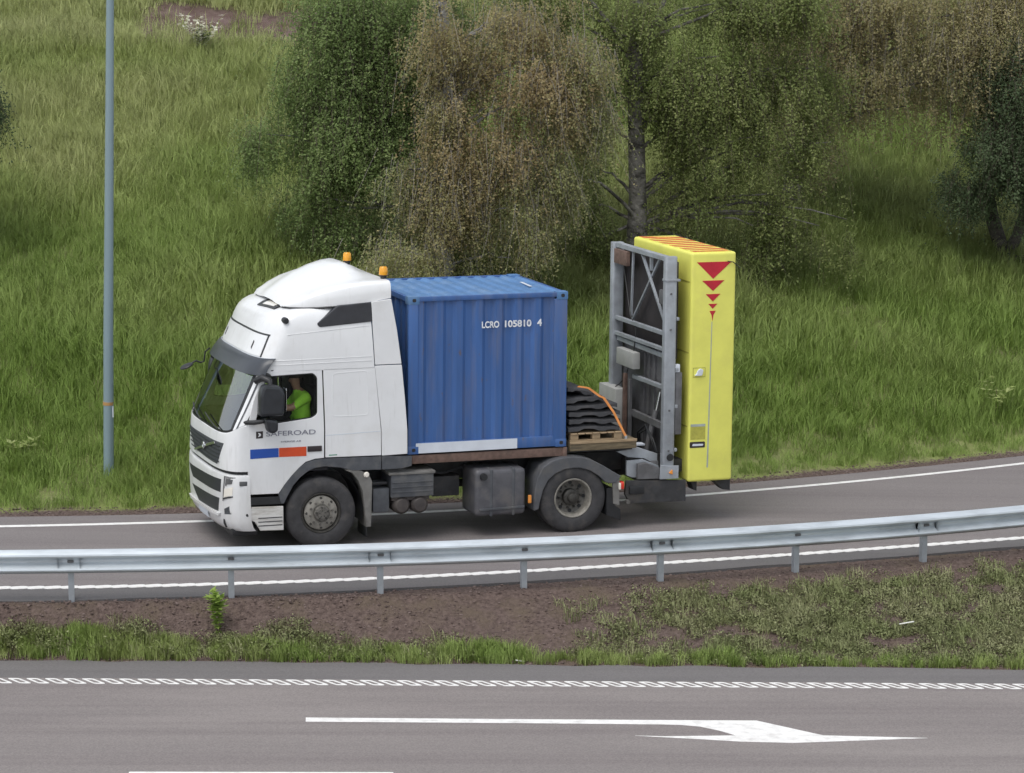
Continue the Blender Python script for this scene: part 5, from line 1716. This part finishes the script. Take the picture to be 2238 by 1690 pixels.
for x0 in (CX0, CX1 - .165):
    for y0 in (CY0, CY1 - .15):
        for z0 in (CZ0, CZ1 - .115):
            c = cpart(box('corner_casting', (x0 - .003, x0 + .168), (y0 - .003, y0 + .153), (z0 - .002, z0 + .117), BLUE_SKYLIT if z0 > 2 else BLUE, truck, .012))
            h = panel('casting_hole', rounded([(x0 + .06, z0 + .035), (x0 + .115, z0 + .035), (x0 + .115, z0 + .085), (x0 + .06, z0 + .085)], .02), y0 - .0045, y0 + .01, BLACKPL, None, .001) if y0 < 1 else None
            if h:
                h.parent = c
                h.location = -Vector(c.location) + Vector((0, 0, 0)) - Vector((CX0, CY0, CZ0))
                h.location = Vector((0, 0, 0))
for y0 in (CY0 + .06, 1.24):
    d_ = cpart(box('container_door', (CX1 - .03, CX1 + .01), (y0, y0 + 1.0), (CZ0 + .15, CZ1 - .1), BLUE, truck, .008))
    for k in (.25, .75):
        t_ = tube('lock_rod', [(CX1 + .035, y0 + k, CZ0 + .1), (CX1 + .035, y0 + k, CZ1 - .08)], .014, GALV, None, 8)
        t_.parent = d_
cpart(panel('white_plate', [(1.43, 1.272), (2.97, 1.272), (2.97, 1.418), (1.43, 1.418)], CY0 - .002, CY0 + .004, PLATEW, truck, .0005))
cpart(text('lettering', 'LCRO', LETTER, truck, (2.42, 3.045), .265, .098, CY0 + .019, bold=.03))
cpart(text('lettering', '105810', LETTER, truck, (2.77, 3.045), .405, .100, CY0 + .019, bold=.03))
cpart(text('lettering', '4', LETTER, truck, (3.265, 3.045), .07, .105, CY0 + .019, bold=.035))
cpart(panel('roof_mark', [(3.41, .90), (3.455, .90), (3.49, 1.42), (3.445, 1.42)], CZ1 - .012, CZ1 - .007, PLATEW, truck, .0005, plane='xy'))

# ---------------------------------------------------------------- pallet with rubber base plates, strapped down
pal = truck_thing('pallet', 'wooden pallet on the rear deck behind the container', 'pallet', (3.80, .16, 1.319))
for y in (.0, .55, 1.1):
    bar('board', (0, y + .05, .011), (.82, y + .05, .011), .10, .020, PALLETW, pal)
    for x in (.07, .41, .75):
        box('block', (x - .06, x + .06), (y, y + .10), (.0215, .10), PALLETW, pal, .004)
for k in range(7):
    bar('board', (.06 + .115 * k, -.02, .112), (.06 + .115 * k, 1.22, .112), .10, .020, PALLETW, pal)


def plate_mesh(seed):
    """One rubber base plate, edges sagging, handle recesses on the long sides."""
    r = random.Random(seed)
    bm = bmesh.new()
    nx, ny = 10, 14
    L, Wd, T_ = .80, 1.16, .104
    gv = {}
    for s in (0, 1):
        for i in range(nx + 1):
            for j in range(ny + 1):
                x, y = i / nx * L, j / ny * Wd
                edge = min(i, nx - i, j, ny - j)
                z = T_ * (0 if s == 0 else 1)
                if s == 1 and edge == 0:
                    z -= .028
                if s == 0 and edge == 0:
                    z += .018
                if s == 0 and j in (0, 1) and 3 <= i <= 5:
                    z += .03
                if s == 0 and j in (0, 1) and i in (8, 9):
                    z += .02
                z += .010 * sin(3.1 * x * 2 + seed) + r.uniform(-.003, .003)
                gv[s, i, j] = bm.verts.new((x, y, z))
    for i in range(nx):
        for j in range(ny):
            bm.faces.new((gv[1, i, j], gv[1, i + 1, j], gv[1, i + 1, j + 1], gv[1, i, j + 1]))
            bm.faces.new((gv[0, i, j], gv[0, i, j + 1], gv[0, i + 1, j + 1], gv[0, i + 1, j]))
    ring_ = [(i, 0) for i in range(nx)] + [(nx, j) for j in range(ny)] + [(i, ny) for i in range(nx, 0, -1)] + [(0, j) for j in range(ny, 0, -1)]
    for a, b in zip(ring_, ring_[1:] + ring_[:1]):
        bm.faces.new((gv[0, a[0], a[1]], gv[0, b[0], b[1]], gv[1, b[0], b[1]], gv[1, a[0], a[1]]))
    return bm


ORD = ['lowest black rubber plate, lying directly on the pallet', 'second black rubber plate up from the pallet', 'third and middle black rubber plate of the stack on the pallet', 'fourth black rubber plate up, just under the top full plate', 'grey-black top full plate of the stack, under the orange strap']
zp = 1.319 + .124
for k in range(5):
    x0 = 3.775 + random.uniform(-.012, .02) + (.0 if k < 3 else -.03)
    t = truck_thing('rubber_plate', ORD[k], 'rubber plate', (x0, .17 + random.uniform(-.01, .01), zp + k * .1085), 'rubber plates stacked on the pallet')
    o = from_bm('slab', plate_mesh(k), RUBPLATE, t, 35)
    if k == 4:
        o.scale = (.76, 1, 1)
t = truck_thing('rubber_plate', 'short dark rubber plate lying tilted on top of the stack beside the container', 'rubber plate', (3.76, .20, zp + 5 * .1085 + .06), 'rubber plates stacked on the pallet')
t.rotation_euler = (POSE @ Matrix.Rotation(.22, 3, 'Y')).to_euler('XYZ')
o = from_bm('slab', plate_mesh(50), RUBPLATE, t, 35)
o.scale = (.52, .95, .9)

strap = truck_thing('tension_strap', 'orange tension strap running over the stacked rubber plates', 'strap', (4.0, .15, 1.32))
ztop = zp + 5 * .1085
prof = [(3.90, ztop + .14), (4.06, ztop + .11), (4.24, ztop - .02), (4.30, ztop - .045), (4.46, 1.72), (4.665, 1.335)]
v, f = [], []
for yy in (.15, .165):
    for (x, z) in prof:
        v.append((x - 4.0, yy - .15, z - 1.32)); v.append((x - 4.0 + .028, yy - .15, z - 1.32 + .018))
m_ = len(prof) * 2
for i in range(len(prof) - 1):
    for b in (0, m_):
        f.append((b + 2 * i, b + 2 * i + 1, b + 2 * i + 3, b + 2 * i + 2))
    f.append((2 * i, 2 * i + 2, m_ + 2 * i + 2, m_ + 2 * i)); f.append((2 * i + 1, m_ + 2 * i + 1, m_ + 2 * i + 3, 2 * i + 3))
mesh('near_band', v, f, STRAP, strap)
v, f = [], []
for i, (x, z) in enumerate(prof[:4]):
    for yy in (.15, .8, 1.45):
        v.append((x - 4.0, yy - .15, z - 1.315 + .012))
bar('cross_band', (4.30 - 4.0, .02, ztop - .04 - 1.32), (4.30 - 4.0, 1.28, ztop - .03 - 1.32), .05, .006, STRAP, strap)
box('hook', (.655, .69), (-.01, .03), (-.01, .05), GALV, strap, .008)

# ---------------------------------------------------------------- crash attenuator folded upright at the rear
att = truck_thing('crash_attenuator', 'yellow crash cushion folded upright on a grey steel frame at the truck rear', 'crash cushion', (5.3, .1, .63))


def apart(o, parent=None):
    if parent is None:
        o.parent = att
        o.location = Vector(o.location) - Vector((5.3, .1, .63))
    else:
        o.parent = parent
    return o


YX0, YX1, YY0, YY1, YZ0, YZ1 = 5.640, 6.350, .085, 2.385, .632, 4.045
cush = apart(box('cushion', (YX0, YX1), (YY0, YY1), (YZ0, YZ1), YELLOW, truck, .045, seg=4))
for pts_ in ([(5.72, 3.905), (6.275, 3.905), (5.985, 3.655)], [(5.81, 3.63), (6.165, 3.63), (5.985, 3.475)], [(5.87, 3.43), (6.105, 3.43), (5.985, 3.32)], [(5.915, 3.285), (6.06, 3.285), (5.985, 3.21)], [(5.935, 3.18), (6.035, 3.18), (6.0, 3.12), (5.985, 3.03), (5.97, 3.12)]):
    apart(panel('warning_triangle', pts_, YY0 - .004, YY0 + .002, REDTRI, truck, .0005), cush)
apart(panel('side_seam', [(5.972, 3.02), (5.984, 3.02), (5.962, .84), (5.938, .84)], YY0 - .003, YY0 + .002, GREYLINE, truck, .0005), cush)
apart(panel('handle_recess', [[(5.69, 2.20), (5.89, 2.20), (5.89, 2.345), (5.69, 2.345)], [(5.70, 2.21), (5.88, 2.21), (5.88, 2.335), (5.70, 2.335)]], YY0 - .003, YY0 + .002, YELLOWL, truck, .0005), cush)
apart(panel('handle', rounded([(5.71, 2.225), (5.83, 2.225), (5.85, 2.31), (5.80, 2.335), (5.76, 2.30), (5.74, 2.25)], .02), YY0 - .03, YY0 + .004, PLATEW, truck, .006), cush)
apart(box('data_label', (5.67, 5.905), (YY0 - .0035, YY0 + .002), (1.27, 1.46), YELLOWL, truck, 0), cush)
apart(box('data_label_head', (5.67, 5.905), (YY0 - .0035, YY0 + .002), (1.462, 1.50), GREYLINE, truck, 0), cush)
apart(panel('maker_label', rounded([(5.662, 1.145), (5.905, 1.145), (5.905, 1.235), (5.662, 1.235)], .02), YY0 - .004, YY0 + .002, STRIPE_K, truck, .0005), cush)
apart(panel('maker_label_print', rounded([(5.70, 1.172), (5.87, 1.172), (5.88, 1.20), (5.71, 1.205)], .01), YY0 - .006, YY0 + .002, PLATEW, truck, .0005), cush)
top = apart(box('top_plate', (5.685, 6.305), (.14, 2.33), (YZ1 - .002, YZ1 + .006), YELLOW, truck, 0), cush)
for k in range(7):
    yb = 2.50 - k * .40
    q = [(5.70, yb), (6.29, yb - .62), (6.29, yb - .62 + .21), (5.70, yb + .21)]
    q = [(x, min(2.32, max(.15, y))) for x, y in q]
    if q[0][1] - q[1][1] < .02 and q[3][1] - q[2][1] < .02:
        continue
    apart(panel('hazard_stripe', q, YZ1 + .004, YZ1 + .010, ORSTRIPE, truck, .0005, plane='xy'), cush)
for x0, x1, z0 in ((5.72, 5.86, .46), (6.10, 6.40, .44)):
    apart(panel('foot', [(x0, .65), (x1, .65), (x1, z0), (x0 + .6 * (x1 - x0), z0 + .02), (x0 + .05, .58)], .25, .45, CHASSIS, truck, .008))
    apart(panel('foot', [(x0, .65), (x1, .65), (x1, z0), (x0 + .6 * (x1 - x0), z0 + .02), (x0 + .05, .58)], 1.95, 2.15, CHASSIS, truck, .008))
tube_cord = tube('cord', [(6.20, .06, 3.91), (6.28, .05, 3.90), (6.36, .06, 3.84), (6.42, .10, 3.80)], .008, BLACKPL, None, 6)
apart(tube_cord, cush)
# frame posts and beams
np_ = apart(panel('post', rounded([(5.24, .10), (5.425, .10), (5.425, .22), (5.24, .22)], .03), .70, 3.995, GALV, truck, .01, plane='xy'))
fp_ = apart(panel('post', rounded([(5.24, 2.20), (5.425, 2.20), (5.425, 2.34), (5.24, 2.34)], .03), .70, 3.985, GALV, truck, .01, plane='xy'))
apart(box('post_clamp', (5.235, 5.47), (.09, .23), (3.63, 3.665), GALV, truck, .006), np_)
apart(box('post_bracket', (5.425, 5.50), (.12, .20), (2.28, 2.40), PLATEW, truck, .01), np_)
apart(box('hinge', (5.43, 5.54), (.12, .22), (1.35, 2.28), GALVD, truck, .02), np_)


def fr(y, z, x=5.33):
    return (x, y, z)


apart(bar('top_beam', fr(.22, 3.95), fr(2.20, 3.95), .10, .07, GALV, truck))
for a, b, w in (((1.27, 3.92), (.31, 2.97), .045), ((.64, 3.92), (1.71, 2.85), .040), ((1.62, 3.92), (1.66, 2.93), .035), ((.90, 3.92), (.89, 3.70), .05)):
    apart(bar('brace', fr(*a, x=5.335 if a[0] != .64 else 5.372), fr(*b, x=5.335 if a[0] != .64 else 5.372), .035, w, GALV, truck))
for a, b, w, x in (((2.2, 2.835), (.22, 2.845), .06, 5.31), ((2.2, 2.60), (.22, 2.61), .055, 5.30), ((2.2, 2.52), (.22, 2.50), .07, 5.34), ((1.48, 2.03), (.22, 2.04), .06, 5.32), ((1.52, 1.47), (.22, 1.455), .10, 5.32)):
    apart(bar('cross_beam', fr(*a, x=x), fr(*b, x=x), .06, w, GALV if w != .10 else GALVD, truck))
apart(box('back_panel', (5.46, 5.50), (.24, 2.45), (2.46, 3.90), DARKPANEL, truck, .004))
apart(box('lower_panel', (5.44, 5.48), (.24, 2.45), (.95, 2.45), GALVD, truck, .004))
for y, z0, z1 in ((.55, 1.5, 2.42), (.92, 1.05, 2.42), (1.12, 1.5, 2.42), (1.32, .95, 2.42)):
    apart(bar('panel_rib', (5.425, y, z0), (5.425, y, z1), .06, .035, GALVD, truck))
apart(bar('stand_pipe', (5.25, 1.66, 1.10), (5.25, 1.66, 2.05), .06, .06, RUST, truck))
apart(bar('stand_pipe', (5.27, 1.50, 1.02), (5.27, 1.50, 1.98), .05, .05, GALVD, truck))
apart(box('control_box', (5.20, 5.32), (1.24, 1.92), (2.17, 2.42), GREYBOX, truck, .012))
cb = apart(box('control_box', (5.12, 5.30), (1.72, 2.42), (1.12, 1.80), GREYBOX, truck, .015))
apart(box('latch', (5.112, 5.122), (1.95, 1.99), (1.50, 1.56), GALVD, truck, .002), cb)
apart(box('cover', (5.24, 5.30), (1.66, 2.18), (3.68, 3.90), RUST, truck, .01))
apart(box('winch', (5.28, 5.42), (.22, .47), (3.26, 3.48), GALVD, truck, .03))
# lifting bracket at the foot of the frame
apart(panel('lift_arm', [(4.58, 1.115), (4.92, 1.16), (5.23, 1.05), (5.23, .87), (5.02, .99), (4.76, 1.02)], .28, .36, GALV, truck, .008))
apart(panel('lift_arm', [(4.58, 1.115), (4.92, 1.16), (5.23, 1.05), (5.23, .87), (5.02, .99), (4.76, 1.02)], 2.06, 2.14, GALV, truck, .008))
apart(panel('side_plate', [(4.72, .98), (4.98, .985), (5.23, .88), (5.23, .70), (4.80, .725), (4.72, .76)], .22, .27, GALV, truck, .006))
apart(panel('base_bracket', [(4.86, .94), (4.99, .955), (5.22, .86), (5.22, .70), (4.86, .71)], .12, .20, GALVD, truck, .012))
bp_ = apart(panel('base_plate', [(5.20, .915), (5.33, .90), (5.49, .895), (5.49, .70), (5.19, .70)], .075, .099, GALV, truck, .008))
apart(panel('marker_lamp', rounded([(5.325, .79), (5.39, .765), (5.385, .845)], .015), .055, .078, ORLAMP, truck, .004), bp_)
apart(lathe_y('pivot_hole', [(0, .074), (.05, .074), (.055, .09)], (5.355, 1.02), BLACKPL, truck, 16), bp_)
apart(box('wire_tray', (4.90, 5.16), (.60, .75), (1.12, 1.15), PLATEW, truck, .006))
apart(box('floor_beam', (4.84, 5.6), (.6, .75), (.72, .98), CHASSIS, truck, .01))
apart(box('floor_beam', (4.84, 5.6), (1.75, 1.9), (.72, .98), CHASSIS, truck, .01))
apart(box('cross_tube', (5.10, 5.24), (.25, 2.25), (.74, .95), GALVD, truck, .02))
apart(box('rear_tube', (5.50, 5.64), (.3, 2.2), (.75, .95), CHASSIS, truck, .02))
for k, (ya, yb) in enumerate(((.42, 1.10), (.50, 1.18))):
    apart(tube('hose', [(5.29, ya, 1.02), (5.24, ya + .05, 1.22), (5.26, (ya + yb) / 2, 1.34 + .05 * k), (5.27, yb, 1.22), (5.31, yb + .05, 1.02)], .014, BLACKPL, truck, 8))
apart(tube('lift_cylinder', [(5.22, .72, .98), (5.38, .72, 1.62)], .045, GALVD, truck, 12))
apart(tube('cylinder_rod', [(5.38, .72, 1.62), (5.44, .72, 1.90)], .022, CHROME, truck, 10))
apart(tube('cable', [(5.29, 1.62, 2.17), (5.27, 1.70, 1.98), (5.23, 1.84, 1.86), (5.21, 1.96, 1.80)], .009, BLACKPL, truck, 6))
apart(tube('cable', [(5.30, 1.45, 2.42), (5.31, 1.40, 2.75), (5.30, 1.62, 2.95), (5.31, 1.95, 3.68)], .008, BLACKPL, truck, 6))
apart(tube('cable', [(5.31, 1.30, 2.42), (5.36, .95, 2.56), (5.33, .50, 2.52)], .009, BLACKPL, truck, 6))
for z in (1.12, 1.72, 2.92, 3.45):
    apart(lathe_y('post_bolt', [(0, .086), (.016, .086), (.018, .102)], (5.33, z), GALVD, truck, 6), np_)
for z in (1.10, 1.75, 2.30, 3.05):
    apart(box('hinge_lug', (5.425, 5.47), (.105, .215), (z, z + .05), GALV, truck, .008), np_)
for z in (1.45, 2.55, 3.6):
    apart(box('edge_strip', (YX0 - .004, YX0 + .004), (YY0 + .06, YY1 - .06), (z, z + .02), YELLOWL, truck, 0), cush)
bpy.data.objects.remove(CT)
